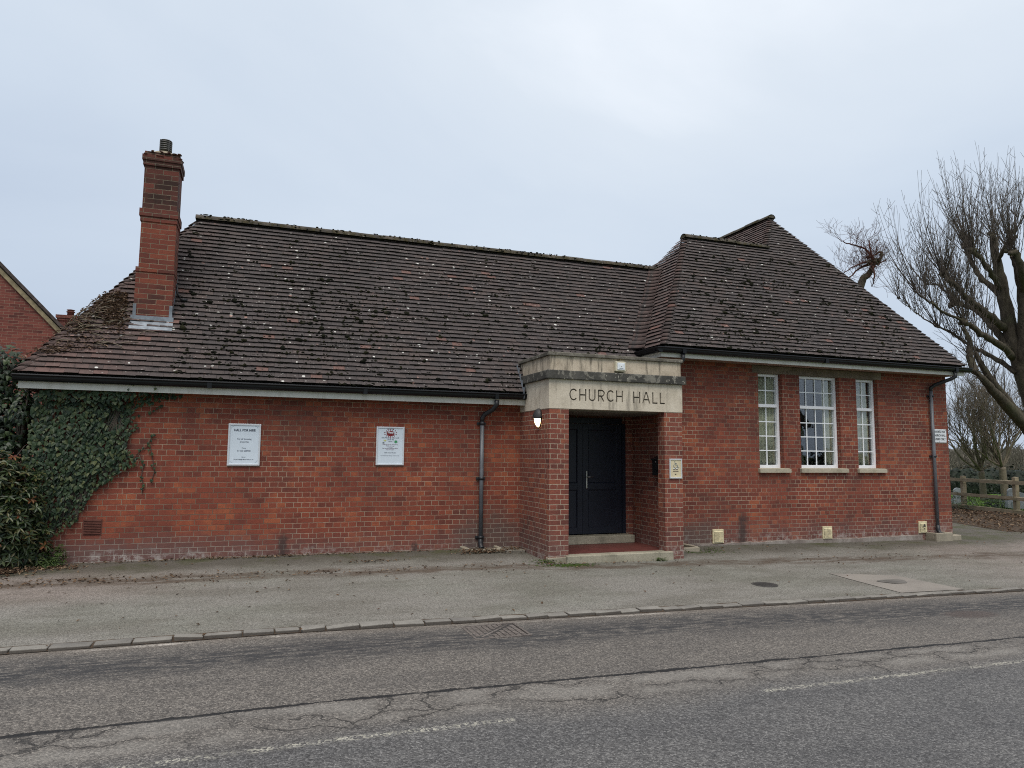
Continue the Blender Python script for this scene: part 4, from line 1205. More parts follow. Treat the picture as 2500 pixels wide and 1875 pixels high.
text('lettering', 'A church for families, held once a month in the hall', cx, yy, 1.52, .014, M['ink'], pn, width=.29)

# parking sign
t = thing('parking_sign', 'white PARKING FOR CHURCH HALL USERS ONLY plate beside the downpipe', 'sign', (13.61, YW, 1.89))
p = MB(); p.bbox(13.412, 13.815, YW-.012, YW-.002, 1.893, 2.172, .003); pn = p.build('panel', M['signwhite'], t); yy = YW-.0125
for z, s_, w_, dx in ((2.118, 'PARKING FOR', .325, 0), (2.040, 'CHURCH HALL', .335, .005), (1.962, 'USERS ONLY', .305, .02)):
    text('lettering', s_, 13.612+dx, yy, z, .062, M['inkblack'], pn, width=w_, offset=.0016)
for x, z in [(q_, w_) for q_ in (13.43, 13.61, 13.797) for w_ in (1.91, 2.155)]+[(13.425, 2.035), (13.802, 2.035)]:
    p = MB(); p.tube([(x, yy+.004, z), (x, yy-.004, z)], .007, 8); p.build('screw', M['iron'], pn)

# accessibility sign on the pier
t, pn, yy = board('access_sign', 'small faded cream wheelchair access sign in silver frame on the porch pier', 6.216, 6.446, 1.205, 1.517, YP-.002, .02, M['paper'], M['alu'], .02)
b = MB(); cx, cz = 6.328, 1.405
b.tube([(cx+.035*math.cos(a), yy, cz+.035*math.sin(a)) for a in [R(150)+i*R(215)/14 for i in range(15)]], .0045, 5)
b.tube([(cx-.012, yy, cz+.058), (cx-.01, yy, cz+.018), (cx+.03, yy, cz+.014), (cx+.045, yy, cz-.03), (cx+.062, yy, cz-.024)], .005, 5)
b.tube([(cx-.012, yy, cz+.04), (cx+.022, yy, cz+.036)], .004, 5)
b.lathe([(.004, -.004), (.010, 0), (.004, .004)], cx-.013, yy, cz+.073, 8)
b.build('wheelchair_symbol', M['inkgrey'], pn)
b = MB()
for z, segs in ((1.345, ((-.045, -.012), (.0, .045))), (1.318, ((-.05, .055),)), (1.275, ((-.015, .015),)), (1.268, ((-.01, .01),))):
    for a, c_ in segs: b.box(cx+a, cx+c_, yy-.001, yy+.001, z-.006, z+.006)
b.build('faded_lettering', M['lintel'], pn)
b = MB(); b.blob((cx-.022, yy+.001, 1.360), .020, .0015, .011, .25); b.blob((cx+.025, yy+.001, 1.357), .017, .0015, .009, .25)
b.build('bleached_patch', M['signwhite'], pn)

# porch wall lamp (lit)
t = thing('wall_lamp', 'lit oval wall lamp with black eyelid hood on the porch side', 'lamp', (4.15, 10.115, 2.11))
def oval(z0, z1, ry, rz, depth, cz, a0, a1, grow=1.):
    m = MB(); nu, nv = 16, 7
    for i in range(nu+1):
        a = lerp(a0, a1, i/nu)
        for j in range(nv+1):
            q = j/nv*math.pi/2
            m.v.append((4.146-depth*math.sin(q), 10.115+ry*math.cos(a)*math.cos(q)*grow, cz+rz*math.sin(a)*math.cos(q)*grow))
    for i in range(nu):
        for j in range(nv):
            b_ = i*(nv+1)+j
            m.f.append((b_, b_+nv+1, b_+nv+2, b_+1)); m.sm.append(True)
    return m
base = MB(); base.add([(4.147, 10.115+.105*math.cos(a), 2.112+.148*math.sin(a)) for a in [i*math.pi/12 for i in range(24)]]+[(4.128, 10.115+.105*math.cos(a), 2.112+.148*math.sin(a)) for a in [i*math.pi/12 for i in range(24)]],
    [tuple(range(24, 48))[::-1]]+[(i, (i+1) % 24, 24+(i+1) % 24, 24+i) for i in range(24)])
base.build('back_plate', M['hood'], t)
hd = oval(0, 0, .112, .158, .105, 2.118, R(-3), R(183)); ho = hd.build('hood', M['hood'], t)
ho.modifiers.new('thickness', 'SOLIDIFY').thickness = -.006
dm = oval(0, 0, .092, .138, .078, 2.118, R(150), R(390)); dm.build('diffuser', M['lampglow'], t)

# cream security light on the parapet
t = thing('security_light', 'square cream bulkhead light on the porch parapet above the letters', 'lamp', (5.33, YP, 2.85))
p = MB(); p.bbox(5.247, 5.425, YP-.052, YP+.011, 2.862, 3.018, .01); bd = p.build('body', M['cream'], t)
p = MB(); p.bbox(5.272, 5.40, YP-.064, YP-.0515, 2.885, 2.998, .008); p.bbox(5.300, 5.372, YP-.070, YP-.0635, 2.91, 2.975, .006); p.build('cover', M['signwhite'], t)
p = MB(); p.lathe([(.008, -.005), (.012, 0), (.008, .005)], 5.336, YP-.071, 2.942, 8, 1, .5); p.build('screw', M['cream'], t)

# letterbox on the inner porch wall
t = thing('letterbox', 'black metal letterbox on the inner wall of the porch', 'letterbox', (6.29, 10.15, 1.235))
p = MB(); p.bbox(6.225, 6.321, 10.02, 10.258, 1.24, 1.50, .005); p.build('body', M['black'], t)
p = MB(); p.add([(6.212, 10.008, 1.485), (6.212, 10.27, 1.485), (6.321, 10.27, 1.545), (6.321, 10.008, 1.545), (6.212, 10.008, 1.502), (6.212, 10.27, 1.502), (6.321, 10.27, 1.556), (6.321, 10.008, 1.556)], [(0, 1, 2, 3), (7, 6, 5, 4), (0, 4, 5, 1), (1, 5, 6, 2), (3, 7, 4, 0)]); p.build('lid', M['black'], t)
p = MB(); p.tube([(6.226, 10.14, 1.46), (6.217, 10.14, 1.46)], .011, 10); p.build('lock', M['chrome'], t)

# ------------------------------------------------------------------ ground, road, pavement
def sheet(name, x0, x1, y0, y1, nx, ny, zf, mat, xs=None, ys=None, kind='structure'):
    m = MB()
    xs = xs or [lerp(x0, x1, i/nx) for i in range(nx+1)]; ys = ys or [lerp(y0, y1, i/ny) for i in range(ny+1)]
    for y in ys:
        for x in xs: m.v.append((x, y, zf(x, y)))
    n = len(xs)
    for j in range(len(ys)-1):
        for i in range(n-1):
            m.f.append((j*n+i, j*n+i+1, (j+1)*n+i+1, (j+1)*n+i)); m.sm.append(True)
    o = m.build(name, mat, uv=False); o['kind'] = kind
    return o
g = MB(); g.quad((-1500, -1500, -1.2), (1500, -1500, -1.2), (1500, 1500, -1.2), (-1500, 1500, -1.2))
g.build('ground', M['field'])['kind'] = 'structure'
xs = [-60, -40, -25, -15] + [-10+.5*i for i in range(0, 71)] + [28, 34, 45, 70]
sheet('road', 0, 0, 0, 0, 0, 0, lambda x, y: road_z(x)+.004*pnoise(Vector((x*.5, y*.8, 4))), M['asphalt'], xs, [.6+.32*i for i in range(20)]+[6.90])
xs2 = [-60, -40, -25, -15] + [-10+.25*i for i in range(0, 141)] + [28, 34, 45, 70]
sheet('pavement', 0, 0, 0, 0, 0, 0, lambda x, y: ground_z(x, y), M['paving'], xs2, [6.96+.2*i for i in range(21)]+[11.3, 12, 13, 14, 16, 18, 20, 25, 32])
sheet('verge', -60, 70, -12, .6, 60, 8, lambda x, y: road_z(x)+.05+.03*pnoise(Vector((x, y, 2))), M['lawn'])
k = MB(); x = -14.
while x < 26:
    L = rng.uniform(.22, .32)
    z = road_z(x+L/2)
    y0 = 6.868+rng.uniform(-.008, .008); y1 = 6.985+rng.uniform(-.01, .01)
    top = z+.034+rng.uniform(-.004, .006); dz = rng.uniform(-.004, .004)
    gp = rng.uniform(.003, .018)
    bm = bmesh.new(); bmesh.ops.create_cube(bm, size=1)
    for v in bm.verts:
        v.co = Vector((x+L/2+v.co.x*(L-gp)+rng.uniform(-.006, .006), (y0+y1)/2+v.co.y*(y1-y0)+rng.uniform(-.009, .009), (top-.12 if v.co.z < 0 else top+dz*(v.co.x*2)+rng.uniform(-.006, .006))))
    bmesh.ops.bevel(bm, geom=bm.edges[:], offset=.012, segments=2, affect='EDGES', profile=.6)
    k.addbm(bm, True); x += L
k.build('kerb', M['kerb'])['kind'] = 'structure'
k = MB()   # joint bed under the setts
for i in range(80):
    x0 = -14+i*.5
    k.quad((x0, 6.86, road_z(x0)+.006), (x0+.5, 6.86, road_z(x0+.5)+.006), (x0+.5, 7.0, road_z(x0+.5)+.03), (x0, 7.0, road_z(x0)+.03))
k.build('kerb_bed', M['soil'])['kind'] = 'structure'
pt = MB(); q = [(7.98, 8.30), (8.93, 8.0), (9.06, 7.02), (7.93, 7.02)]
nn = 8
for j in range(nn+1):
    for i in range(nn+1):
        a = lerp(q[3][0], q[2][0], i/nn), lerp(q[3][1], q[2][1], i/nn); b_ = lerp(q[0][0], q[1][0], i/nn), lerp(q[0][1], q[1][1], i/nn)
        x, y = lerp(a[0], b_[0], j/nn), lerp(a[1], b_[1], j/nn); pt.v.append((x, y, ground_z(x, y)+.006))
for j in range(nn):
    for i in range(nn):
        a = j*(nn+1)+i; pt.f.append((a, a+1, a+nn+2, a+nn+1)); pt.sm.append(True)
pt.build('pavement_patch', M['patch'], uv=False)['kind'] = 'structure'
pt = MB()
pt.add([(8.47+.22*math.cos(a)*(1+.2*math.sin(3*a)), 7.62+.15*math.sin(a)*(1+.2*math.cos(2*a)), ground_z(8.47+.22*math.cos(a), 7.62+.15*math.sin(a))+.012) for a in [i*math.pi/8 for i in range(16)]], [tuple(range(16))])
M['patchdark'] = plain('dark_tar', (.125, .117, .106), .85, .2, bump=.4)
pt.build('tar_repair', M['patchdark'])['kind'] = 'structure'

# manhole cover in the road
t = thing('manhole_cover', 'large rectangular cast iron manhole cover set in the road by the kerb', 'manhole cover', (2.23, 6.5, -.09))
mx0, mx1, my0, my1 = 1.955, 2.50, 6.245, 6.745
zr = road_z(2.2)+.006
p = MB()
p.bbox(mx0, mx1, my0, my0+.02, zr-.03, zr+.004, .003); p.bbox(mx0, mx1, my1-.02, my1, zr-.03, zr+.004, .003)
p.bbox(mx0, mx0+.02, my0+.02, my1-.02, zr-.03, zr+.004, .003); p.bbox(mx1-.02, mx1, my0+.02, my1-.02, zr-.03, zr+.004, .003)
p.build('frame', M['iron'], t)
p = MB(); p.box(mx0+.028, mx1-.028, my0+.028, my1-.028, zr-.03, zr-.006); nx_ = 9
for i in range(nx_):
    for j in range(8):
        x = mx0+.058+i*(mx1-mx0-.116)/(nx_-1); y = my0+.058+j*(my1-my0-.116)/7
        d = (x-mx0)/(mx1-mx0)-(y-my0)/(my1-my0)
        if abs(d) < .09: continue
        p.bbox(x-.021, x+.021, y-.021, y+.021, zr-.008, zr+.002, .003)
p.tube([(mx0+.08, my0+.06, zr-.004), (mx1-.08, my1-.06, zr-.004)], .011, 6)
pl_ = p.build('plate', M['iron'], t); pl_.data.materials.append(M['irondark'])
for q_ in range(6): pl_.data.polygons[q_].material_index = 1
t = thing('inspection_cover', 'small round dark iron cover in the pavement right of the porch', 'manhole cover', (6.3, 7.72, -.08))
zc = ground_z(6.42, 7.80)
p = MB(); p.lathe([(.165, -.03), (.168, .006), (.150, .008), (.148, .003)], 6.42, 7.80, zc, 24); p.build('rim', M['irondark'], t)
p = MB(); p.lathe([(.143, -.03), (.143, .005), (.05, .006)], 6.42, 7.80, zc, 24)
for a in range(-3, 4): p.box(6.42-.1, 6.42+.1, 7.80+a*.03-.006, 7.80+a*.03+.006, zc+.003, zc+.0095)
p.build('lid', M['irondark'], t)

# concrete gully surrounds at the feet of the downpipes
t = thing('gully_surround', 'chunky concrete gully box at the foot of the corner downpipe', 'gully', (13.3, 10.8, -.1))
p = MB(); zt = .05
p.bbox(13.09, 13.56, 10.695, 10.75, -.25, zt, .012); p.bbox(13.09, 13.15, 10.7505, 10.954, -.25, zt-.001, .01); p.bbox(13.50, 13.56, 10.7505, 10.954, -.25, zt-.001, .01); p.bbox(13.1505, 13.4995, 10.7505, 10.954, -.25, -.02, .01)
p.build('box', M['concrete'], t)
p = MB(); p.bbox(13.565, 13.85, 10.74, 10.954, -.25, -.01, .015); p.build('side_block', M['concrete'], t)
p = MB()
for i in range(40): p.blob((rng.uniform(13.17, 13.48), rng.uniform(10.76, 10.94), -.015), .02, .02, .012, .4)
p.build('moss', M['mossgreen'], t)['kind'] = 'stuff'
t = thing('gully_surround', 'low broken concrete gully slabs half buried in leaves at the foot of the middle downpipe', 'gully', (3.5, 10.7, .06))
p = MB(); zg = .055
p.bbox(3.14, 3.22, 10.66, 10.95, -.05, zg+.055, .012); p.bbox(3.2205, 3.72, 10.64, 10.70, -.05, zg+.035, .012); p.bbox(3.70, 3.76, 10.70, 10.95, -.05, zg+.045, .012)
p.build('box', M['concrete'], t)
p = MB(); p.bbox(3.78, 4.10, 10.55, 10.93, -.05, zg+.012, .01); p.build('slab', M['coping'], t)
t = thing('gully_surround', 'broken concrete gully edge on the ground beside the right porch pier', 'gully', (6.9, 10.5, 0))
p = MB(); zg = -.03
p.bbox(6.60, 7.25, 10.42, 10.50, -.2, zg+.04, .012); p.bbox(7.20, 7.27, 10.5, 10.94, -.2, zg+.05, .012)
p.tube([(6.75, 10.5, zg+.06), (7.12, 10.86, zg+.12)], .03, 6)
p.build('edging', M['concrete'], t)

# ------------------------------------------------------------------ leaves and plants
def frame_of(nrm, up):
    n = Vector(nrm).normalized(); u = Vector(up)-n*Vector(up).dot(n)
    if u.length < 1e-4: u = n.orthogonal()
    u.normalize(); return n, u, u.cross(n)
HEART = [(0, -1.0), (.38, -.42), (.62, .08), (.50, .40), (.20, .46), (0, .30), (-.20, .46), (-.50, .40), (-.62, .08), (-.38, -.42)]
def leaf_heart(m, p, nrm, up, s):
    n, u, r_ = frame_of(nrm, up)
    P = Vector(p)
    vs = [P+n*s*.08-u*s*.05]
    for a, b_ in HEART: vs.append(P+r_*(a*s)+u*(b_*s)-n*(abs(a)*.18*s+max(0, -b_)*.10*s))
    k = len(HEART)
    m.add(vs, [(0, 1+i, 1+(i+1) % k) for i in range(k)])
def leaf_lance(m, p, d, nrm, L, w):
    d = Vector(d).normalized(); n, u, r_ = frame_of(nrm, d)
    P = Vector(p)
    vs = [P, P+u*L*.35+r_*w*.5+n*w*.12, P+u*L*.72+r_*w*.4+n*w*.06-n*L*.05, P+u*L-n*L*.14, P+u*L*.72-r_*w*.4+n*w*.06-n*L*.05, P+u*L*.35-r_*w*.5+n*w*.12, P+u*L*.38-n*w*.1, P+u*L*.72-n*w*.1-n*L*.05]
    m.add(vs, [(0, 1, 6), (1, 2, 7, 6), (2, 3, 7), (3, 4, 7), (4, 5, 6, 7), (5, 0, 6)])
def leaf_dead(m, p, s):
    a = rng.uniform(0, 6.28); t = rng.uniform(-.6, .6); b_ = rng.uniform(-.6, .6)
    n = Vector((math.sin(t), math.sin(b_), 1)); d = Vector((math.cos(a), math.sin(a), 0))
    n, u, r_ = frame_of(n, d); P = Vector(p); c = rng.uniform(.1, .5)
    w = s*rng.uniform(.3, .55)
    m.add([P-u*s*.5, P-u*s*.1+r_*w*.5+n*s*c*.5, P+u*s*.5+n*s*.1, P-u*s*.1-r_*w*.5+n*s*c*.5, P], [(0, 1, 4), (1, 2, 4), (2, 3, 4), (3, 0, 4)])

def inside(x, y, poly):
    c = False; n = len(poly)
    for i in range(n):
        (x1, y1), (x2, y2) = poly[i], poly[(i+1) % n]
        if (y1 > y) != (y2 > y) and x < (x2-x1)*(y-y1)/(y2-y1)+x1: c = not c
    return c
IVY = [(-2.72, 2.37), (-1.05, 2.365), (-.95, 2.31), (-1.15, 2.27), (-1.50, 2.15), (-1.55, 2.02), (-1.58, 1.80), (-1.63, 1.62), (-1.53, 1.50), (-1.46, 1.46), (-1.50, 1.36), (-1.72, 1.24), (-1.83, 1.12), (-2.03, .92), (-2.08, .78), (-2.16, .60), (-2.42, .44), (-2.6, .30), (-2.78, .25), (-2.8, 1.4)]
HOLE = [(-1.86, 2.10), (-1.71, 2.12), (-1.68, 1.94), (-1.74, 1.84), (-1.83, 1.83), (-1.88, 1.93)]
iv = thing('ivy', 'dark green ivy spreading up the left end of the hall wall to the gutter', 'plant', (-2.2, YW, .2))
m = MB(); z = 2.38
while z > .22:
    x = -2.82+rng.uniform(0, .05)
    while x < -.9:
        xx, zz = x+rng.uniform(-.028, .028), z+rng.uniform(-.025, .025)
        if inside(xx+.04*pnoise(Vector((xx*5, zz*5, 1))), zz+.04*pnoise(Vector((xx*5, zz*5, 5))), IVY) and not inside(xx, zz, HOLE):
            dep = .05+.05*(.5+pnoise(Vector((xx*2.3, zz*2.3, 8))))+(.05 if zz > 2.2 and xx < -1.3 else 0)
            edge = not inside(xx+.15, zz-.10, IVY)
            if edge: dep *= .45
            sc = rng.uniform(.030, .062)*(1 if not edge else .8)
            if zz < 1.0: sc *= .82
            leaf_heart(m, (xx, YW-dep-rng.uniform(0, .03), zz), (rng.uniform(-.55, .55), -1, rng.uniform(-.05, .85)), (rng.uniform(-.55, .55), 0, 1), sc)
        x += rng.uniform(.028, .048)
    z -= .031
mdk = MB()
for i in range(240):
    xx, zz = rng.uniform(-1.92, -1.62), rng.uniform(1.78, 2.16)
    if inside(xx, zz, [(x*1.06+.11, zz_) for x, zz_ in HOLE]): leaf_heart(mdk, (xx, YW-.012-rng.random()*.01, zz), (rng.uniform(-.3, .3), -1, rng.uniform(-.2, .5)), (rng.uniform(-.6, .6), 0, 1), .035)
mdk.build('gap_shade_leaves', M['ivydark'], iv)  # dark leaves put in the gap to paint its deep shade
# trailing sprigs
for path in ([(-1.45, 1.50), (-1.40, 1.35), (-1.42, 1.2), (-1.38, 1.08), (-1.40, .98)], [(-1.46, 1.56), (-1.37, 1.62), (-1.30, 1.72), (-1.30, 1.80)], [(-1.33, 1.6), (-1.29, 1.45), (-1.26, 1.28), (-1.29, 1.12)], [(-1.55, 2.02), (-1.42, 2.06), (-1.30, 2.12), (-1.2, 2.2)], [(-1.6, 1.8), (-1.52, 1.86), (-1.50, 1.95)], [(-1.25, 2.36), (-1.30, 2.44), (-1.28, 2.50)], [(-1.6, 2.38), (-1.55, 2.46)]):
    for (a, b_), (c_, d_) in zip(path, path[1:]):
        for q in range(3):
            t_ = rng.random(); px_, pz_ = lerp(a, c_, t_), lerp(b_, d_, t_)
            leaf_heart(m, (px_+rng.uniform(-.025, .025), YW-.03-(.23 if pz_ > 2.37 else 0), pz_), (rng.uniform(-.5, .5), -1, rng.uniform(0, .5)), (rng.uniform(-.6, .6), 0, 1), rng.uniform(.022, .036))
m.build('leaves', M['ivy'], iv)
m = MB()
for i in range(46):
    x = rng.uniform(-2.6, -1.7); z = .1; pts = []
    dx = rng.uniform(-.1, .5)
    while z < 2.35 and len(pts) < 18:
        if not inside(x, z, IVY):
            if pts: break
            z += .13; continue
        pts.append((x, YW-.022+rng.uniform(-.006, .006), z)); x += rng.uniform(-.03, .05)+dx*.06; z += .13
    if len(pts) > 2: m.tube(pts, [lerp(.012, .004, k/len(pts)) for k in range(len(pts))], 5)
for path in ([(-1.46, 1.5), (-1.40, 1.35), (-1.42, 1.2), (-1.38, 1.08), (-1.40, .98)], [(-1.33, 1.62), (-1.29, 1.45), (-1.26, 1.28), (-1.29, 1.12)], [(-1.5, 1.5), (-1.37, 1.62), (-1.30, 1.80)]):
    m.tube([(a, YW-.012, b_) for a, b_ in path], .005, 5)
m.build('stems', M['twig'], iv)

# dead vine over the roof hip beside the chimney
dv = thing('dead_vine', 'brown withered creeper lying over the roof hip left of the chimney', 'plant', (-2.1, 11.2, 3.4))
def on_roof(x, y):
    xh = lerp(XL, XRL, (y-YE)/(YR-YE))
    if x >= xh: return Vector((x, y, lz(y))), Vector((0, -SP, CP))
    return Vector((x, y, ZE+(x-XL)*wh/wr)), Vector((-sw_, 0, cw))
m = MB(); st = MB()
n = 0
while n < 1300:
    v = rng.uniform(.32, 1.58); y = YE+v*CP*1.0*rng.uniform(.98, 1.02)
    v = (y-YE)/CP
    xh = lerp(XL, XRL, (y-YE)/(YR-YE))
    wdt = interp([(.3, .35), (.6, .85), (.95, .70), (1.25, .48), (1.6, .28)], v)
    x = xh+rng.uniform(-.06, wdt)
    if x > -1.70 and y > YC-.1: x = rng.uniform(xh-.05, -1.71)
    dens = 1-abs((x-xh)-wdt*.5)/(wdt*.75)
    if rng.random() > dens*(.45 if v < .75 else 1)*(.6+pnoise(Vector((x*4, y*4, 1)))): continue
    P, nn = on_roof(x, y)
    leaf_dead(m, P+nn*rng.uniform(.03, .06), rng.uniform(.035, .075)); n += 1
for i in range(38):
    x, y = rng.uniform(-2.62, -1.78), rng.uniform(10.95, 11.55); xh = lerp(XL, XRL, (y-YE)/(YR-YE)); x = max(xh, x)
    a = rng.choice([math.pi*.18, -math.pi*.8, .9, -.1, 2.6])+rng.uniform(-.5, .5); pts = []
    for q in range(rng.randint(4, 9)):
        P, nn = on_roof(x, y); pts.append(P+nn*(.045+.02*math.sin(q*1.3))); a += rng.uniform(-.35, .35); x += .065*math.cos(a); y += .05*math.sin(a)*.6
        if y < YE or x < XL or (x > -1.70 and y > YC-.06): break
    if len(pts) > 2: st.tube(pts, .006, 4)
m.build('leaves', M['vine'], dv); st.build('stems', M['palebark'], dv)

def whorl(m, mr, p, d, n, L, w, red=.0):
    d = Vector(d).normalized()
    o_ = d.orthogonal().normalized(); q = d.cross(o_)
    tgt = mr if rng.random() < red else m
    a0 = rng.uniform(0, 6.28)
    for i in range(n):
        a = a0+6.283*i/n+rng.uniform(-.25, .25)
        out = o_*math.cos(a)+q*math.sin(a)
        dd = d*rng.uniform(.15, .8)+out
        leaf_lance(tgt, Vector(p)+d*rng.uniform(-.02, .02), dd, d*1.2-out*.2+Vector((0, 0, .3)), L*rng.uniform(.75, 1.15), w*rng.uniform(.8, 1.15))
# shrub with orange leaf tips
def shrub(name, label, blobs, n, L, w, red, mat, stems, floor=.05):
    t = thing(name, label, 'shrub', (blobs[0][0], blobs[0][1], 0))
    m, mr, st = MB(), MB(), MB()
    tot = sum(b_[3]*b_[5] for b_ in blobs)
    for (cx_, cy_, cz_, rx, ry, rz) in blobs:
        for i in range(int(n*rx*rz/tot)):
            while True:
                q = Vector((rng.gauss(0, 1), rng.gauss(0, 1), rng.gauss(0, 1))).normalized()
                if q.y < .45: break
            k = rng.uniform(.55, 1.03)*(1+.22*pnoise(Vector((q.x*3+cx_, q.y*3, q.z*3+cz_))))
            P = Vector((cx_+q.x*rx*k, cy_+q.y*ry*k, max(floor, cz_+q.z*rz*k)))
            whorl(m, mr, P, q*.8+Vector((rng.uniform(-.3, .3), -.25, .65)), rng.randint(5, 8), L, w, red)
            if rng.random() < stems: st.tube([Vector((cx_, cy_+.1, max(0, cz_-rz*.6))), P.lerp(Vector((cx_, cy_, cz_)), .4), P], [.012, .008, .004], 4)
    m.build('leaves', mat, t)
    if mr.v: mr.build('orange_leaves', M['redleaf'], t)
    if st.v: st.build('stems', M['twig'], t)
    return t
shrub('shrub', 'bushy evergreen shrub with orange tipped leaves below the ivy at the left edge',
      [(-2.93, 10.60, .72, .42, .34, .78), (-2.72, 10.62, .95, .26, .24, .45), (-2.60, 10.72, .42, .22, .2, .38), (-2.98, 10.55, 1.22, .32, .3, .35)], 760, .088, .027, .07, M['shrub'], .35)
shrub('weed', 'small feathery light green plant at the foot of the wall under the shrub',
      [(-2.36, 10.78, .17, .14, .10, .20), (-2.47, 10.70, .12, .12, .1, .15)], 130, .05, .016, 0, M['weed'], .3, .06)
# climbing dark ivy bush behind the shrub
def ivy_bush(name, label, blobs, n, size, mat):
    t = thing(name, label, 'bush', (blobs[0][0], blobs[0][1], 0))
    m, st = MB(), MB(); tot = sum(b_[3]*b_[5] for b_ in blobs)
    for (cx_, cy_, cz_, rx, ry, rz) in blobs:
        for i in range(int(n*rx*rz/tot)):
            q = Vector((rng.gauss(0, 1), rng.gauss(0, 1)-.25, rng.gauss(0, 1))).normalized()
            k = rng.uniform(.6, 1.02)*(1+.25*pnoise(Vector((q.x*3+cx_, q.y*3, q.z*3+cz_))))
            P = Vector((cx_+q.x*rx*k, cy_+q.y*ry*k, cz_+q.z*rz*k))
            leaf_heart(m, P, q+Vector((rng.uniform(-.5, .5), -.4, .5)), (rng.uniform(-.5, .5), rng.uniform(-.3, .3), 1), size*rng.uniform(.7, 1.25))
        for i in range(6):
            q = Vector((rng.uniform(-1, 1), rng.uniform(-1, 1), rng.uniform(-.6, 1)))
            st.tube([(cx_, cy_, cz_-rz), (cx_+q.x*rx*.4, cy_+q.y*ry*.4, cz_), (cx_+q.x*rx*.9, cy_+q.y*ry*.9, cz_+q.z*rz*.9)], [.025, .016, .006], 5)
    m.build('leaves', mat, t); st.build('stems', M['twig'], t)
    return t
ivy_bush('ivy_bush', 'tall dark ivy bush at the left edge rising to the gutter end',
         [(-3.42, 11.6, 2.45, .48, .5, .42), (-3.3, 11.5, 1.95, .50, .5, .5), (-3.2, 11.35, 1.35, .5, .45, .5), (-3.75, 11.7, 2.1, .5, .5, .7), (-3.0, 11.3, .7, .5, .3, .6), (-2.93, 11.2, 2.0, .16, .2, .5), (-3.25, 11.5, 2.72, .30, .35, .30), (-3.55, 11.6, 2.78, .35, .4, .28), (-3.4, 11.9, 1.6, .7, .2, 1.2)], 6200, .048, M['ivydark'])
bd_ = MB(); bd_.v = []
sheet('flower_bed', -9, -2.66, 10.35, 16, 24, 20, lambda x, y: .085+.02*pnoise(Vector((x*3, y*3, 0))), M['soil'])

# dead leaves on the ground
def litter(label, spots_, size=(.03, .07), kind='stuff', zoff=.006):
    m = MB()
    for (x, y, sx, sy, n, h) in spots_:
        for i in range(n):
            px_, py_ = x+rng.gauss(0, sx), y+rng.gauss(0, sy)
            if py_ > YW-.02 and -2.6 < px_ < 13.8: py_ = YW-.02-rng.random()*.1
            leaf_dead(m, (px_, py_, ground_z(px_, py_)+zoff+rng.random()*h), rng.uniform(*size))
    o = m.build('leaf_litter', M['deadleaf']); tag(o, label, 'leaves'); o['kind'] = kind
    return o
litter('brown dead leaves piled under the shrub at the left edge', [(-2.95, 10.38, .3, .12, 420, .06), (-2.3, 10.62, .2, .08, 120, .03), (-3.1, 10.0, .35, .14, 90, .015), (-2.0, 9.6, .5, .1, 60, .008)])
litter('brown dead leaves gathered round the middle gully and porch corner', [(3.45, 10.55, .22, .05, 210, .05), (4.0, 10.72, .1, .1, 120, .05), (3.2, 10.6, .1, .08, 60, .04), (4.3, 9.62, .2, .05, 20, .01)])
litter('scattered dead leaves along the foot of the wall and the pavement', [(0.2, 10.86, .5, .03, 170, .02), (-1.0, 10.86, .5, .03, 120, .02), (1.8, 10.86, .6, .03, 90, .01), (-1.6, 9.7, 1.0, .12, 150, .004), (1.2, 9.55, 1.6, .10, 150, .004), (1.6, 10.2, .25, .05, 60, .01), (9.5, 10.5, 2, .15, 60, .004), (5.3, 9.58, .45, .03, 26, .012), (6.75, 10.35, .2, .1, 40, .02), (1, 9.3, 2.2, .4, 90, .004), (5, 8.6, 4, .9, 70, .004), (0, 7.6, 2, .5, 24, .004), (9.5, 9.4, 1.6, .3, 60, .004)], (.025, .06))
# weed by the porch corner
def weed(name, label, x, y, rad, n, L):
    t = thing(name, label, 'weed', (x, y, ground_z(x, y)))
    m = MB()
    for i in range(n):
        a = rng.uniform(0, 6.28); r_ = abs(rng.gauss(0, rad)); px_, py_ = x+r_*1.5*math.cos(a), y+r_*math.sin(a)*.7
        leaf_lance(m, (px_, py_, ground_z(px_, py_)+rng.uniform(0, .05)), (math.cos(a)*.6, math.sin(a)*.6, rng.uniform(.15, 1)), (0, 0, 1), L*rng.uniform(.5, 1.1), L*.32)
    m.build('leaves', M['weed'], t)
    return t
weed('weed', 'small clump of bright green weeds by the left porch pier', 4.12, 9.72, .09, 170, .05)
weed('weed', 'tuft of grass growing from the front porch step', 5.98, 9.635, .045, 70, .055)
weed('weed', 'low patch of weeds by the hall wall right of the porch', 7.55, 10.55, .12, 110, .035)
m = MB()
for i in range(260):
    x = 4.38+rng.gauss(0, .20); y = 9.52+rng.gauss(0, .05)
    m.blob((x, y, ground_z(x, y)), .02, .016, .006, .4)
for i in range(160):
    x = 7.1+rng.gauss(0, .35); y = 10.35+rng.gauss(0, .10)
    m.blob((x, y, ground_z(x, y)), .018, .014, .005, .4)
o = m.build('ground_moss', M['mossgreen']); o['kind'] = 'stuff'; tag(o, 'flat green moss on the tarmac round the porch piers', 'moss')
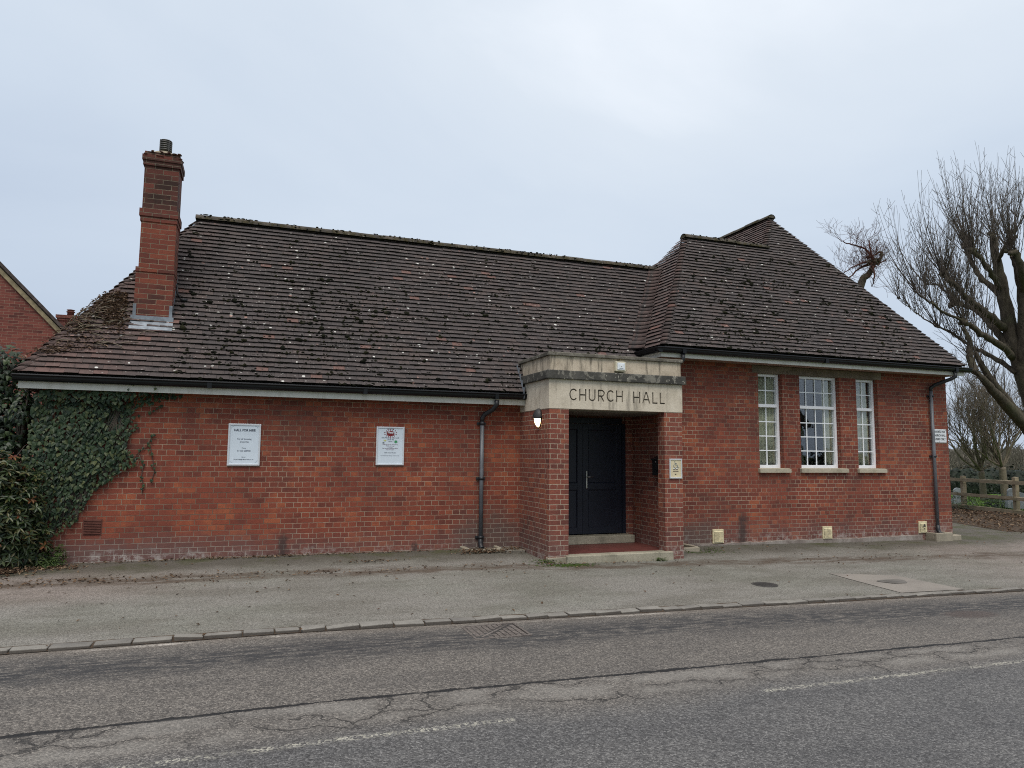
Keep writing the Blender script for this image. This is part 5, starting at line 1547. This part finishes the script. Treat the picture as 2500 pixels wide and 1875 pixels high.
# ------------------------------------------------------------------ bare trees
def far(x, y, depth):
    d = cf + r2*((x-1250)/F_PX) - u2*((y-937.5)/F_PX)
    return CAM + d*depth
def bez(pts, n):
    """smooth resampling of a polyline (Catmull-Rom)"""
    P = [Vector(p) for p in pts]; out = []
    for i in range(len(P)-1):
        a, b, c, d = P[max(i-1, 0)], P[i], P[i+1], P[min(i+2, len(P)-1)]
        for k in range(n):
            t = k/n
            out.append(.5*((2*b)+(c-a)*t+(2*a-5*b+4*c-d)*t*t+(3*b-a-3*c+d)*t**3))
    out.append(P[-1]); return out
def rough(pts, amp):
    return [p+Vector((rng.uniform(-amp, amp), rng.uniform(-amp, amp), rng.uniform(-amp, amp)))*(0 if i == 0 else 1) for i, p in enumerate(pts)]
def shoot(m, p, d, L, r, up=.5, twigs=4, sides=4):
    d = Vector(d).normalized(); p = Vector(p); n = max(4, int(L/.28)); pts = [p]; st = L/n
    for i in range(n):
        d = (d+Vector((rng.uniform(-.09, .09), rng.uniform(-.09, .09), up*st*.8))).normalized()
        p = p+d*st; pts.append(p)
    m.tube(pts, [max(.0035, r*(1-.78*i/n)) for i in range(n+1)], sides, False)
    for k in range(twigs):
        i = rng.randint(1, n-1); a = rng.uniform(0, 6.28)
        o_ = d.orthogonal().normalized(); o_ = (o_*math.cos(a)+d.cross(o_)*math.sin(a))
        dd = (d*.7+o_*.8).normalized(); q = pts[i]; l = rng.uniform(.12, .5)*min(1, L/1.5); pp = [q]
        for j in range(3):
            dd = (dd+Vector((rng.uniform(-.1, .1), rng.uniform(-.1, .1), .14))).normalized(); q = q+dd*l/3; pp.append(q)
        m.tube(pp, [.0052, .0045, .004, .0032], 3, False)

bt = thing('pollarded_tree', 'large bare pollarded tree with upright shoots at the right edge behind the fence', 'tree', far(2535, 1248, 20.3))
T = lambda x, y, o=0.: far(2000+x/3.318, 380+y/3.318, 20.3+o)
tr = MB()
base = far(2568, 1252, 20.3); base.z = -.1
trunk = bez([base, far(2552, 1100, 20.3), T(1668, 1800), T(1572, 1500), T(1506, 1200), T(1460, 950), T(1420, 760), T(1400, 640)], 5)
tr.tube(rough(trunk, .02), [lerp(.34, .07, (i/(len(trunk)-1))**.8) for i in range(len(trunk))], 12)
trunk2 = bez([T(1640, 1750), T(1660, 1400, -.3), T(1650, 1100, -.5), T(1615, 930, -.6), T(1570, 800, -.6)], 5)
tr.tube(rough(trunk2, .02), [lerp(.2, .10, i/(len(trunk2)-1)) for i in range(len(trunk2))], 10)
limbs = [  # (points in survey, start radius, end radius, shoots at end, shoots along, lean)
 ([(1545, 1580, 0), (1450, 1440, .2), (1370, 1350, .5), (1290, 1270, .7), (1180, 1215, .9), (1085, 1210, 1.)], .20, .10, 22, 14),
 ([(1500, 1400, 0), (1400, 1310, -.3), (1300, 1240, -.6), (1190, 1150, -.8), (1100, 1050, -1), (1000, 970, -1.1)], .21, .10, 26, 14),
 ([(1480, 1150, 0), (1380, 1050, .3), (1280, 960, .6), (1235, 860, .7), (1190, 735, .8)], .17, .10, 24, 12),
 ([(1470, 1080, 0), (1400, 960, -.4), (1310, 840, -.6), (1235, 760, -.7)], .15, .09, 22, 10),
 ([(1570, 1640, 0), (1440, 1520, -.6), (1330, 1460, -1.), (1240, 1385, -1.2), (1160, 1345, -1.4)], .19, .10, 20, 12),
 ([(1450, 880, 0), (1480, 780, -.3), (1560, 665, -.5)], .12, .08, 18, 6),
 ([(1430, 780, 0), (1440, 700, .5), (1400, 640, .7)], .12, .09, 20, 6),
 ([(1650, 1100, -.5), (1640, 950, -1.), (1600, 800, -1.2), (1550, 785, -1.2)], .2, .12, 24, 8),
 ([(1180, 1215, .9), (1060, 1120, 1.2), (960, 1050, 1.3), (880, 1040, 1.4)], .075, .04, 12, 8),
 ([(1160, 1345, -1.4), (1020, 1270, -1.6), (900, 1190, -1.8), (800, 1120, -1.8)], .075, .035, 12, 10),
 ([(1600, 1760, 0), (1440, 1650, .5), (1280, 1570, 1), (1200, 1530, 1.2), (1080, 1440, 1.4), (960, 1390, 1.5)], .15, .05, 12, 14),
 ([(960, 1390, 1.5), (850, 1320, 1.6), (740, 1240, 1.7), (640, 1160, 1.8)], .045, .015, 6, 8),
 ([(1690, 1500, 0), (1760, 1300, .4), (1850, 1150, .8), (1900, 1000, 1)], .2, .1, 24, 10),
 ([(1700, 1700, 0), (1850, 1500, -.4), (1980, 1350, -.8)], .2, .1, 20, 10)]
tw = MB()
for pts, ra, rb, ne, na in limbs:
    P = rough(bez([T(*p) for p in pts], 4), .025)
    n = len(P)
    tr.tube(P, [lerp(ra*.54, rb*.54, i/(n-1))*(1+.14*math.sin(i*2.3)) for i in range(n)], 8)
    if rb > .06:
        for q in range(5): tr.blob(P[-1]+Vector((rng.uniform(-.08, .08), rng.uniform(-.08, .08), rng.uniform(-.06, .08))), .075, .075, .08, .35)
    side = (P[-1]-P[0]).normalized()
    for k in range(int(ne*1.2)+int(na*3.)):
        q = P[-1] if k < ne*1.2 else P[rng.randint(n//4, n-2)].lerp(P[-1], rng.random()*.6)
        d = Vector((rng.gauss(0, .42), rng.gauss(0, .42), 1))+side*rng.uniform(0, .8)
        L = rng.uniform(1.1, 3.0) if k < ne*1.2 else rng.uniform(.6, 2.4)
        shoot(tw, q+Vector((rng.uniform(-.05, .05), rng.uniform(-.05, .05), 0)), d, L, rng.uniform(.007, .014), .55, rng.randint(2, 5))
# the low limb reaching towards the gutter, and twigs hanging from it
low = rough(bez([far(2552, 1100, 20.3), far(2503, 1040, 20), far(2455, 986, 19.7), far(2428, 958, 19.5), far(2402, 928, 19.3), far(2383, 908, 19.2), far(2352, 899, 19.1)], 4), .015)
tr.tube(low, [lerp(.2, .035, i/(len(low)-1)) for i in range(len(low))], 9)
up = rough(bez([far(2383, 908, 19.2), far(2372, 885, 19.3), far(2366, 860, 19.4), far(2368, 835, 19.5), far(2352, 800, 19.7)], 4), .015)
tr.tube(up, [lerp(.11, .05, i/(len(up)-1)) for i in range(len(up))], 8)
for k in range(26):
    q = rng.choice(up[4:]+low[10:-3]); shoot(tw, q, (rng.uniform(-.9, .2), rng.uniform(-.3, .3), rng.uniform(.2, 1)), rng.uniform(.5, 1.6), .014, .3, 5)
lo2 = rough(bez([far(2545, 1075, 20.3), far(2484, 1010, 20.2), far(2440, 955, 20.1), far(2405, 905, 20), far(2380, 860, 20)], 4), .015)
tr.tube(lo2, [lerp(.15, .06, i/(len(lo2)-1)) for i in range(len(lo2))], 8)
for k in range(24):
    q = rng.choice(lo2[6:]); shoot(tw, q, (rng.uniform(-.9, .3), rng.uniform(-.3, .3), rng.uniform(.3, 1)), rng.uniform(.5, 1.8), .014, .3, 5)
tr.build('trunk', M['bark'], bt); tw.build('shoots', M['twig'], bt)

def branchy(m, p, d, L, r, depth, kids, spread=.75, upw=.12, mat_t=None, rmin=.005):
    n = 4; pts = [Vector(p)]; d = Vector(d).normalized()
    for i in range(n):
        d = (d+Vector((rng.uniform(-.22, .22), rng.uniform(-.22, .22), rng.uniform(-.12, .12)+upw))).normalized()
        pts.append(pts[-1]+d*L/n)
    sides = 7 if r > .05 else (4 if r > .015 else 3)
    m.tube(pts, [max(rmin, lerp(r, r*.6, i/n)) for i in range(n+1)], sides, False)
    if depth == 0: return
    for k in range(kids):
        i = n if k == 0 else rng.randint(1, n)
        o_ = d.orthogonal().normalized(); a = rng.uniform(0, 6.28)
        o_ = o_*math.cos(a)+d.cross(o_)*math.sin(a)
        branchy(m, pts[i], d+o_*rng.uniform(.35, 1.)*spread*1.4, L*rng.uniform(.58, .82), r*.55, depth-1, kids, spread, upw, None, rmin)
def small_tree(name, label, base, forks, mat, L, r0, depth, kids, spread):
    t = thing(name, label, 'tree', base)
    m = MB(); p0 = Vector(base); top = Vector(forks[0])
    P = rough(bez([p0-Vector((0, 0, .3)), p0.lerp(top, .5), top], 4), .012)
    m.tube(P, [lerp(r0*1.25, r0, i/(len(P)-1)) for i in range(len(P))], 9)
    m.build('trunk', mat, t)
    m = MB()
    for f in forks[1]: branchy(m, top, f, L*rng.uniform(.85, 1.2), r0*.45, depth, kids, spread, .12, None, .0042)
    m.build('branches', mat, t)
    return t
fk = [(-.25, -.2, 1.6), (.3, .2, 1.5), (-1, -.1, .65), (-.8, .5, .9), (-.1, .3, 1.2), (.7, .3, .9), (1, -.2, .7), (.1, .8, .9), (-.95, .2, .45), (-.5, .1, 1.5), (.6, -.1, 1.4)]
small_tree('spreading_tree', 'bare spreading tree with low fork standing in the churchyard nearest the hall corner', far(2401, 1208, 27), (far(2396, 1150, 27), fk), M['palebark'], 1.35, .10, 5, 3, .62)
small_tree('spreading_tree', 'bare spreading tree with straighter trunk behind the second fence post', far(2455, 1212, 26), (far(2447, 1140, 26), fk), M['palebark'], 1.3, .11, 5, 3, .62)

# broken pollard with red twigs showing above the roof
rt = thing('red_twigged_tree', 'bare tree with reddish twigs and a looped broken limb showing above the hall roof', 'tree', far(2080, 1180, 27))
m = MB(); b0 = far(2060, 1180, 27); b0.z = -.2
P = rough(bez([b0, far(2075, 850, 27), far(2100, 700, 27), far(2122, 668, 27), far(2135, 642, 27)], 5), .012)
m.tube(P, [lerp(.22, .07, (i/(len(P)-1))) for i in range(len(P))], 9)
P2 = bez([far(2096, 704, 27), far(2110, 684, 27.2), far(2122, 668, 27)], 4); m.tube(P2, .06, 7)
lp = bez([far(2134, 642, 27), far(2148, 634, 27), far(2152, 618, 27), far(2146, 616, 27), far(2138, 622, 27.1)], 4); m.tube(lp, [lerp(.07, .035, i/(len(lp)-1)) for i in range(len(lp))], 7)
for q in range(14): m.blob(far(2130+rng.gauss(0, 7), 636+rng.gauss(0, 6), 27+rng.uniform(-.2, .2)), .08, .08, .07, .4)
m.build('trunk', M['bark'], rt)
m = MB()
main = [[(2132, 640), (2118, 612), (2095, 602), (2066, 594), (2054, 588)], [(2130, 640), (2110, 640), (2085, 650), (2060, 668)], [(2132, 636), (2125, 610), (2120, 585)], [(2136, 634), (2150, 640), (2165, 632)], [(2126, 644), (2100, 655), (2080, 672), (2066, 690)], [(2130, 650), (2135, 675), (2128, 700)]]
for k, pl_ in enumerate(main):
    Q = rough(bez([far(x, y, 27+.3*math.sin(k*2+i)) for i, (x, y) in enumerate(pl_)], 4), .02)
    m.tube(Q, [lerp(.05, .014, i/(len(Q)-1)) for i in range(len(Q))], 5)
    for j in range(15):
        q = rng.choice(Q); branchy(m, q, (rng.gauss(-.25, .8), rng.gauss(0, .6), rng.gauss(.55, .6)), rng.uniform(.3, .62), .010, 2, 3, .9, .1, None, .004)
for j in range(22):
    q = far(2128+rng.gauss(0, 10), 635+rng.gauss(0, 10), 27+rng.gauss(0, .2))
    branchy(m, q, (rng.gauss(-.2, .8), rng.gauss(0, .6), rng.gauss(.5, .7)), rng.uniform(.3, .6), .010, 1, 3, .9, .12, None, .004)
m.build('branches', M['redtwig'], rt)

# ------------------------------------------------------------------ churchyard beyond the drive
FA = Vector((20.25, 14.0, 0)); FD = Vector((.603, 2.03, 0)).normalized(); FN = Vector((-FD.y, FD.x, 0))
def verge_z(x, y): return .0+.04*pnoise(Vector((x*.8, y*.8, 3)))
def drive_edge(y): return 16.25+.38*(y-11.19)
m = MB(); ny, nx_ = 30, 24
for j in range(ny+1):
    y = lerp(5, 60, (j/ny)**1.6)
    for i in range(nx_+1):
        x0 = drive_edge(y)+.12*pnoise(Vector((0, y*.9, 7))); f = FA.x+FD.x/FD.y*(y-14.0)+.35
        x = lerp(x0, max(f, x0+1), i/nx_)
        m.v.append((x, y, lerp(ground_z(x, y)+.004, verge_z(x, y), min(1, i/24)**1.3)+.02*pnoise(Vector((x*4, y*4, 1)))*min(1, i/3)))
for j in range(ny):
    for i in range(nx_):
        a = j*(nx_+1)+i; m.f.append((a, a+1, a+nx_+2, a+nx_+1)); m.sm.append(True)
m.build('soil_verge', M['soil'], uv=False)['kind'] = 'structure'
m = MB()
for j in range(21):
    y = lerp(4, 120, (j/20)**1.6); f = FA.x+FD.x/FD.y*(y-14.0)+.25
    for i in range(13):
        x = f+(i/12)**1.7*90; m.v.append((x, y, .0+.05*pnoise(Vector((x*.4, y*.4, 3)))-.012*max(0, x-f)*.6))
for j in range(20):
    for i in range(12):
        a = j*13+i; m.f.append((a, a+1, a+14, a+13)); m.sm.append(True)
m.build('grass', M['lawn'], uv=False)['kind'] = 'structure'
m = MB()
for i in range(5200):
    y = rng.uniform(13, 21); x = FA.x+FD.x/FD.y*(y-14.0)+.3+rng.random()**1.5*6
    z = .0-.012*(x-20)*.3; a = rng.uniform(0, 6.28); h = rng.uniform(.05, .13); w_ = .012
    m.add([(x-w_*math.cos(a), y-w_*math.sin(a), z-.02), (x+w_*math.cos(a), y+w_*math.sin(a), z-.02), (x+rng.uniform(-.05, .05), y+rng.uniform(-.05, .05), z+h)], [(0, 1, 2)])
o = m.build('grass_blades', M['weed'], uv=False); o['kind'] = 'stuff'; tag(o, 'green grass behind the wooden fence', 'grass')
# dead leaves along the verge
m = MB()
for i in range(2800):
    y = rng.uniform(10, 19); f = FA.x+FD.x/FD.y*(y-14.0); e = drive_edge(y); t_ = rng.random()**.7
    x = lerp(e-.25, f-.03, t_)
    leaf_dead(m, (x, y, max(ground_z(x, y), lerp(ground_z(x, y), verge_z(x, y), min(1, t_)**1.3))+.008+rng.uniform(0, .03)), rng.uniform(.05, .11))
o = m.build('leaf_litter', M['deadleaf']); o['kind'] = 'stuff'; tag(o, 'brown dead leaves covering the verge below the wooden fence', 'leaves')
# fence
fe = thing('fence', 'weathered wooden post and rail fence beside the drive at the right', 'fence', FA)
def beam(m, a, b, hw, z0, z1, off):
    a, b = Vector(a), Vector(b); n_ = FN*hw; o_ = FN*off
    vs = [a-n_+o_, b-n_+o_, b+n_+o_, a+n_+o_]
    j = [rng.uniform(-.012, .012) for _ in range(4)]
    m.add([(v.x, v.y, z0+q) for v, q in zip(vs, j)]+[(v.x, v.y, z1+q) for v, q in zip(vs, j)], [(3, 2, 1, 0), (4, 5, 6, 7), (0, 1, 5, 4), (1, 2, 6, 5), (2, 3, 7, 6), (3, 0, 4, 7)])
for k in range(-2, 5):
    c_ = FA+FD*(2.117*k); m = MB()
    beam(m, c_-FD*.06, c_+FD*.06, .055, -.3, 1.03+rng.uniform(-.02, .03), 0)
    m.build('post', M['wood'], fe)
    if k < 4:
        d_ = FA+FD*(2.117*(k+1))
        for z0, z1 in ((.845, .945), (.40, .495), (.015, .125)):
            m = MB(); beam(m, c_+FD*.01, d_-FD*.004, .019, z0, z1, .076); m.build('rail', M['wood'], fe)
# gravestones
def grave(label, p, w_, h, th, mat, pointed=False, ry=0.):
    n = 12; prof = [(-w_/2, -.1), (w_/2, -.1), (w_/2, h*.72)]
    prof += [(w_/2*math.cos(i*math.pi/n), h*.72+h*.28*(math.sin(i*math.pi/n)**(1.2 if not pointed else .8))) for i in range(1, n)] + [(-w_/2, h*.72)]
    m = MB(); m.extrude_y(prof, -th/2, th/2)
    m.box(-w_*.65, w_*.65, -th, th, -.15, .06)
    c_, s_ = math.cos(ry), math.sin(ry)
    m.v = [(p[0]+x*c_-y*s_, p[1]+x*s_+y*c_, p[2]+z) for x, y, z in m.v]
    return tag(m.build('gravestone', mat), label, 'gravestone', 'gravestones behind the fence')
g0 = far(2339, 1222, 24); grave('small round topped grey gravestone seen between hall corner and first fence post', (g0.x, g0.y, g0.z), .27, .43, .1, M['grave'], False, -.5)
g0 = far(2474, 1228, 22); grave('pale gravestone partly behind the second fence post', (g0.x, g0.y, g0.z), .3, .46, .1, M['grave'], True, -.5)
g0 = far(2493, 1230, 21.5); grave('pale square shouldered gravestone at the right edge of the photo', (g0.x, g0.y, g0.z), .34, .34, .12, M['grave'], False, -.3)

def leafy(name, label, cat, pieces, n, size, mat, lance=False, core=False):
    t = thing(name, label, cat, pieces[0][:3]); m = MB(); tot = sum(b_[3]*b_[5] for b_ in pieces)
    for (cx_, cy_, cz_, rx, ry, rz) in pieces:
        for i in range(int(n*rx*rz/tot)):
            q = Vector((rng.gauss(0, 1), rng.gauss(0, 1), rng.gauss(0, 1))).normalized()
            k = rng.uniform(.5, 1.)*(1+.3*pnoise(Vector((q.x*2.5+cx_, q.y*2.5+cy_, q.z*2.5))))
            P = Vector((cx_+q.x*rx*k, cy_+q.y*ry*k, max(-.1, cz_+q.z*rz*k)))
            s_ = size*rng.uniform(.6, 1.3)
            if lance: leaf_lance(m, P, q+Vector((rng.uniform(-.6, .6), rng.uniform(-.6, .6), rng.uniform(-.2, .9))), (0, -.4, 1), s_*2.2, s_*.8)
            else: leaf_heart(m, P, q+Vector((rng.uniform(-.6, .6), rng.uniform(-.6, .6), rng.uniform(-.2, .8))), (0, 0, 1), s_)
    m.build('leaves', mat, t)
    if core:
        m = MB()
        for (cx_, cy_, cz_, rx, ry, rz) in pieces: m.blob((cx_, cy_, cz_), rx*.82, ry*.7, rz*.86, .1, 2)
        m.build('dark_core', M['hedge'], t)  # solid core added so the hedge looks dark and dense inside
    return t
hp = []
for i in range(16):
    c_ = far(2270+i*22, 1168, 33+.3*math.sin(i)); hp.append((c_.x, c_.y, .1+.05*math.sin(i*1.7), .85, .75, 1.12+.10*math.sin(i*2.1)))
leafy('hedge', 'dark evergreen hedge across the churchyard behind the bare trees', 'hedge', hp, 12000, .07, M['hedge'], False, True)
c_ = far(2438, 1236, 22.5); leafy('bush', 'dark glossy bush behind the fence left of the second post', 'bush', [(c_.x, c_.y, .16, .5, .35, .32), (c_.x+.25, c_.y, .1, .4, .3, .25)], 700, .05, M['ivydark'], True)
c_ = far(2334, 1238, 22); leafy('bush', 'thin leafy sapling behind the fence next to the hall corner', 'bush', [(c_.x, c_.y, .2, .30, .2, .33)], 130, .05, M['shrub'], True)
c_ = far(2370, 1236, 21.5); leafy('bush', 'sparse little bush just right of the first fence post', 'bush', [(c_.x, c_.y, .14, .22, .2, .25)], 130, .045, M['shrub'], True)
# grey bare woodland on the skyline
m = MB()
for i in range(2600):
    x = rng.uniform(2230, 2760); c_ = far(x, 1100, 75+rng.uniform(-6, 6)); top = 1.7+1.3*(.6+pnoise(Vector((x*.012, 0, 5))))
    z = rng.uniform(-1, top); a = rng.gauss(1.57, .5); L = rng.uniform(.4, 1.2); w_ = rng.uniform(.03, .09)
    p = Vector((c_.x, c_.y, z)); d = Vector((math.cos(a)*.8, -math.cos(a)*.6, math.sin(a)))*L; s_ = Vector((.8, -.6, 0))*w_
    m.add([p-s_, p+s_, p+d+s_*.3, p+d-s_*.3], [(0, 1, 2, 3)])
o = m.build('far_woodland', M['wood_far'], uv=False); o['kind'] = 'stuff'; tag(o, 'grey bare woodland low on the skyline behind the hedge', 'woodland')
m = MB()
for i in range(30):
    a = far(2150+i*30, 1100, 82); b_ = far(2180+i*30, 1100, 82); h = 1.5+1.1*(.6+pnoise(Vector((i*.4, 0, 2)))); h2 = 1.5+1.1*(.6+pnoise(Vector(((i+1)*.4, 0, 2))))
    m.add([(a.x, a.y, -1.2), (b_.x, b_.y, -1.2), (b_.x+1, b_.y+3, h2), (a.x+1, a.y+3, h), (a.x+30, a.y+40, h+.5), (b_.x+30, b_.y+40, h2+.5)], [(0, 1, 2, 3), (3, 2, 5, 4)])
M['hill'] = plain('wooded_hill', (.10, .09, .072), .95, .1, var=.4, scale=1.5)
m.build('hills', M['hill'], uv=False)['kind'] = 'structure'

# ------------------------------------------------------------------ neighbours on the left
nb = thing('neighbour_house', 'red brick gabled house with cream bargeboard beyond the left end of the hall', 'house', (-8, 25, 0))
YN = 22.0
a = at(158, 812, YN); b_ = at(0, 650, YN); sl = (b_.z-a.z)/(b_.x-a.x)
def nz(x): return a.z+sl*(x-a.x)
xr, xe = -9.6, a.x+1.7
m = MB(); pts = [(xe, nz(xe)-.15), (xr, nz(xr)-.15), (2*xr-xe, nz(xe)-.15), (2*xr-xe, -.3), (xe, -.3)]
m.extrude_y(pts, YN, YN+9); m.v = [(x-.36*(y-YN), y, z) for x, y, z in m.v]; m.build('wall', M['brick_far'], nb)
m = MB(); q = Vector((1, 0, sl)).normalized()
def slab(x0, x1, y0, y1, lo, hi, mir=False):
    f = (lambda x: 2*xr-x) if mir else (lambda x: x)
    m.add([(f(x0), y0, nz(x0)+lo), (f(x1), y0, nz(x1)+lo), (f(x1), y0, nz(x1)+hi), (f(x0), y0, nz(x0)+hi), (f(x0), y1, nz(x0)+lo), (f(x1), y1, nz(x1)+lo), (f(x1), y1, nz(x1)+hi), (f(x0), y1, nz(x0)+hi)],
          [(0, 1, 2, 3), (4, 7, 6, 5), (3, 2, 6, 7), (0, 4, 5, 1), (1, 5, 6, 2)])
M['barge'] = plain('bargeboard_cream', (.25, .205, .12), .6, .3, var=.4)
slab(xr, xe+.2, YN-.06, YN-.01, -.18, -.02); slab(xr, xe+.2, YN-.06, YN-.01, -.18, -.02, True); m.build('bargeboard', M['barge'], nb)
m = MB(); M['roof_far'] = plain('neighbour_tiles', (.07, .055, .05), .85, .2, var=.5, scale=8)
for i in range(24):
    x0 = lerp(xr, xe+.3, i/24); x1 = lerp(xr, xe+.3, (i+1)/24)
    h = rng.uniform(0, .012); slab(x0, x1, YN-.11, YN+9.2, -.015, .09+h+.03*0); slab(x0, x1, YN-.11, YN+9.2, -.015, .09+h, True)
m.v = [(x-.36*(y-YN), y, z) for x, y, z in m.v]; m.build('roof', M['roof_far'], nb)
fh = thing('far_house', 'distant house with a corbelled brick chimney peeping between gable and hall roof', 'house', (-8, 44, 0))
m = MB(); c_ = at(168, 790, 42); m.box(c_.x-5, c_.x+5, 41, 49, -.5, 5.4); m.build('wall', M['brick_far'], fh)
m = MB(); m.add([(c_.x-5.3, 40.7, 5.3), (c_.x+5.3, 40.7, 5.3), (c_.x+5.3, 45, 7.6), (c_.x-5.3, 45, 7.6), (c_.x-5.3, 49.3, 5.3), (c_.x+5.3, 49.3, 5.3)], [(0, 1, 2, 3), (3, 2, 5, 4)]); rf = m.build('roof', M['roof_far'], fh)
ct = at(168, 773, 42).z; m = MB()
m.box(c_.x-.40, c_.x+.40, 41.6, 42.6, 5, ct-.28); m.box(c_.x-.45, c_.x+.45, 41.55, 42.65, ct-.28, ct-.16); m.box(c_.x-.5, c_.x+.5, 41.5, 42.7, ct-.16, ct)
chm = m.build('chimney', M['brick_far'], rf)
chm.parent = fh; chm.matrix_parent_inverse = fh.matrix_basis.inverted()
m = MB(); m.lathe([(.17, 0), (.155, .22), (.2, .24), (.2, .28), (.14, .30), (.14, .33), (.19, .34), (.19, .37), (.05, .40)], c_.x+.03, 42.1, ct, 14); m.build('chimney_pot', M['terra'], chm)

# ------------------------------------------------------------------ across the road (only seen mirrored in the glass)
oh = thing('opposite_house', 'pale gabled house across the road mirrored in the hall windows', 'house', (27, -15, 0))
m = MB(); m.box(23.3, 31.2, -20, -12, -.6, 3.4); m.build('wall', M['plaster'], oh)
m = MB(); m.add([(22.8, -20.5, 3.3), (31.7, -20.5, 3.3), (31.7, -11.5, 3.3), (22.8, -11.5, 3.3), (27.2, -20.5, 7.6), (27.2, -11.5, 7.6)], [(0, 4, 5, 3), (1, 2, 5, 4), (2, 3, 5), (0, 1, 4)]); m.build('roof', M['roof_far'], oh)
for x0 in (24.5, 28.4):
    m = MB(); m.box(x0, x0+1.4, -12.03, -11.98, .9, 2.2); m.build('window', M['dark'], oh)
leafy('roadside_tree', 'bushy evergreen across the road mirrored in the wide window', 'tree', [(34.2, -13, .7, 1.8, 1.4, 1.5), (37, -13.5, .7, 1.8, 1.4, 1.2), (40.5, -14, .6, 2.2, 1.4, 1.1)], 1800, .22, M['hedge'])

# ------------------------------------------------------------------ light
SUN_EL, SUN_AZ = R(60), R(205)   # azimuth measured clockwise from +Y
sun = bpy.data.lights.new('sun', 'SUN'); sun.energy = 1.8; sun.angle = R(30); sun.color = (1, .94, .86)
so_ = bpy.data.objects.new('sun', sun); COL.objects.link(so_)
sd = Vector((math.sin(SUN_AZ)*math.cos(SUN_EL), math.cos(SUN_AZ)*math.cos(SUN_EL), math.sin(SUN_EL)))
so_.rotation_euler = (-sd).to_track_quat('-Z', 'Y').to_euler()
wd = bpy.data.worlds.new('World'); scene.world = wd; wd.use_nodes = True
nt = wd.node_tree; nt.nodes.clear()
def wn(t, **k):
    n = nt.nodes.new(t)
    for a_, v in k.items(): setattr(n, a_, v)
    return n
out = wn('ShaderNodeOutputWorld')
sky = wn('ShaderNodeTexSky'); sky.sky_type = 'NISHITA'; sky.sun_disc = False; sky.sun_elevation = SUN_EL; sky.sun_rotation = SUN_AZ
sky.air_density = 1.2; sky.dust_density = 2.5
b1 = wn('ShaderNodeBackground'); b1.inputs[1].default_value = .10; nt.links.new(sky.outputs[0], b1.inputs[0])
tc = wn('ShaderNodeTexCoord')
mp = wn('ShaderNodeMapping'); mp.inputs['Scale'].default_value = (1, 1, 2.6); nt.links.new(tc.outputs['Generated'], mp.inputs[0])
n1 = wn('ShaderNodeTexNoise'); n1.inputs['Scale'].default_value = 1.15; n1.inputs['Detail'].default_value = 7; n1.inputs['Roughness'].default_value = .5; n1.inputs['Distortion'].default_value = .4
nt.links.new(mp.outputs[0], n1.inputs['Vector'])
sx = wn('ShaderNodeSeparateXYZ'); nt.links.new(tc.outputs['Generated'], sx.inputs[0])
def wm(op, a_, b_=0., c_=0.):
    n = wn('ShaderNodeMath', operation=op)
    for i, v in enumerate((a_, b_, c_)):
        if hasattr(v, 'is_output'): nt.links.new(v, n.inputs[i])
        else: n.inputs[i].default_value = v
    return n.outputs[0]
hgt = wm('MULTIPLY', sx.outputs[2], 1.05)
f = wm('ADD', wm('ADD', hgt, wm('MULTIPLY', wm('SUBTRACT', n1.outputs[0], .5), .7)), wm('MULTIPLY', sx.outputs[0], .16))
rp = wn('ShaderNodeValToRGB'); cr_ = rp.color_ramp
for i, (p, c_) in enumerate([(.0, (.39, .455, .565)), (.2, (.425, .495, .60)), (.42, (.51, .58, .67)), (.62, (.595, .655, .725)), (1, (1.0, 1.01, 1.03))]):
    e = cr_.elements[i] if i < 2 else cr_.elements.new(p)
    e.position = p; e.color = (*c_, 1)
nt.links.new(f, rp.inputs[0])
b2 = wn('ShaderNodeBackground'); b2.inputs[1].default_value = 1.0; nt.links.new(rp.outputs[0], b2.inputs[0])
mx = wn('ShaderNodeMixShader'); mx.inputs[0].default_value = .92
nt.links.new(b1.outputs[0], mx.inputs[1]); nt.links.new(b2.outputs[0], mx.inputs[2]); nt.links.new(mx.outputs[0], out.inputs[0])
vs = scene.view_settings; scene.display_settings.display_device = 'sRGB'
vs.view_transform = 'Standard'; vs.look = 'None'; vs.exposure = .38; vs.gamma = 1; vs.use_curve_mapping = False
scene.cycles.max_bounces = 8; scene.cycles.transparent_max_bounces = 12; scene.cycles.use_denoising = False
scene.cycles.pixel_filter_type = 'BLACKMAN_HARRIS'; scene.cycles.filter_width = 1.05
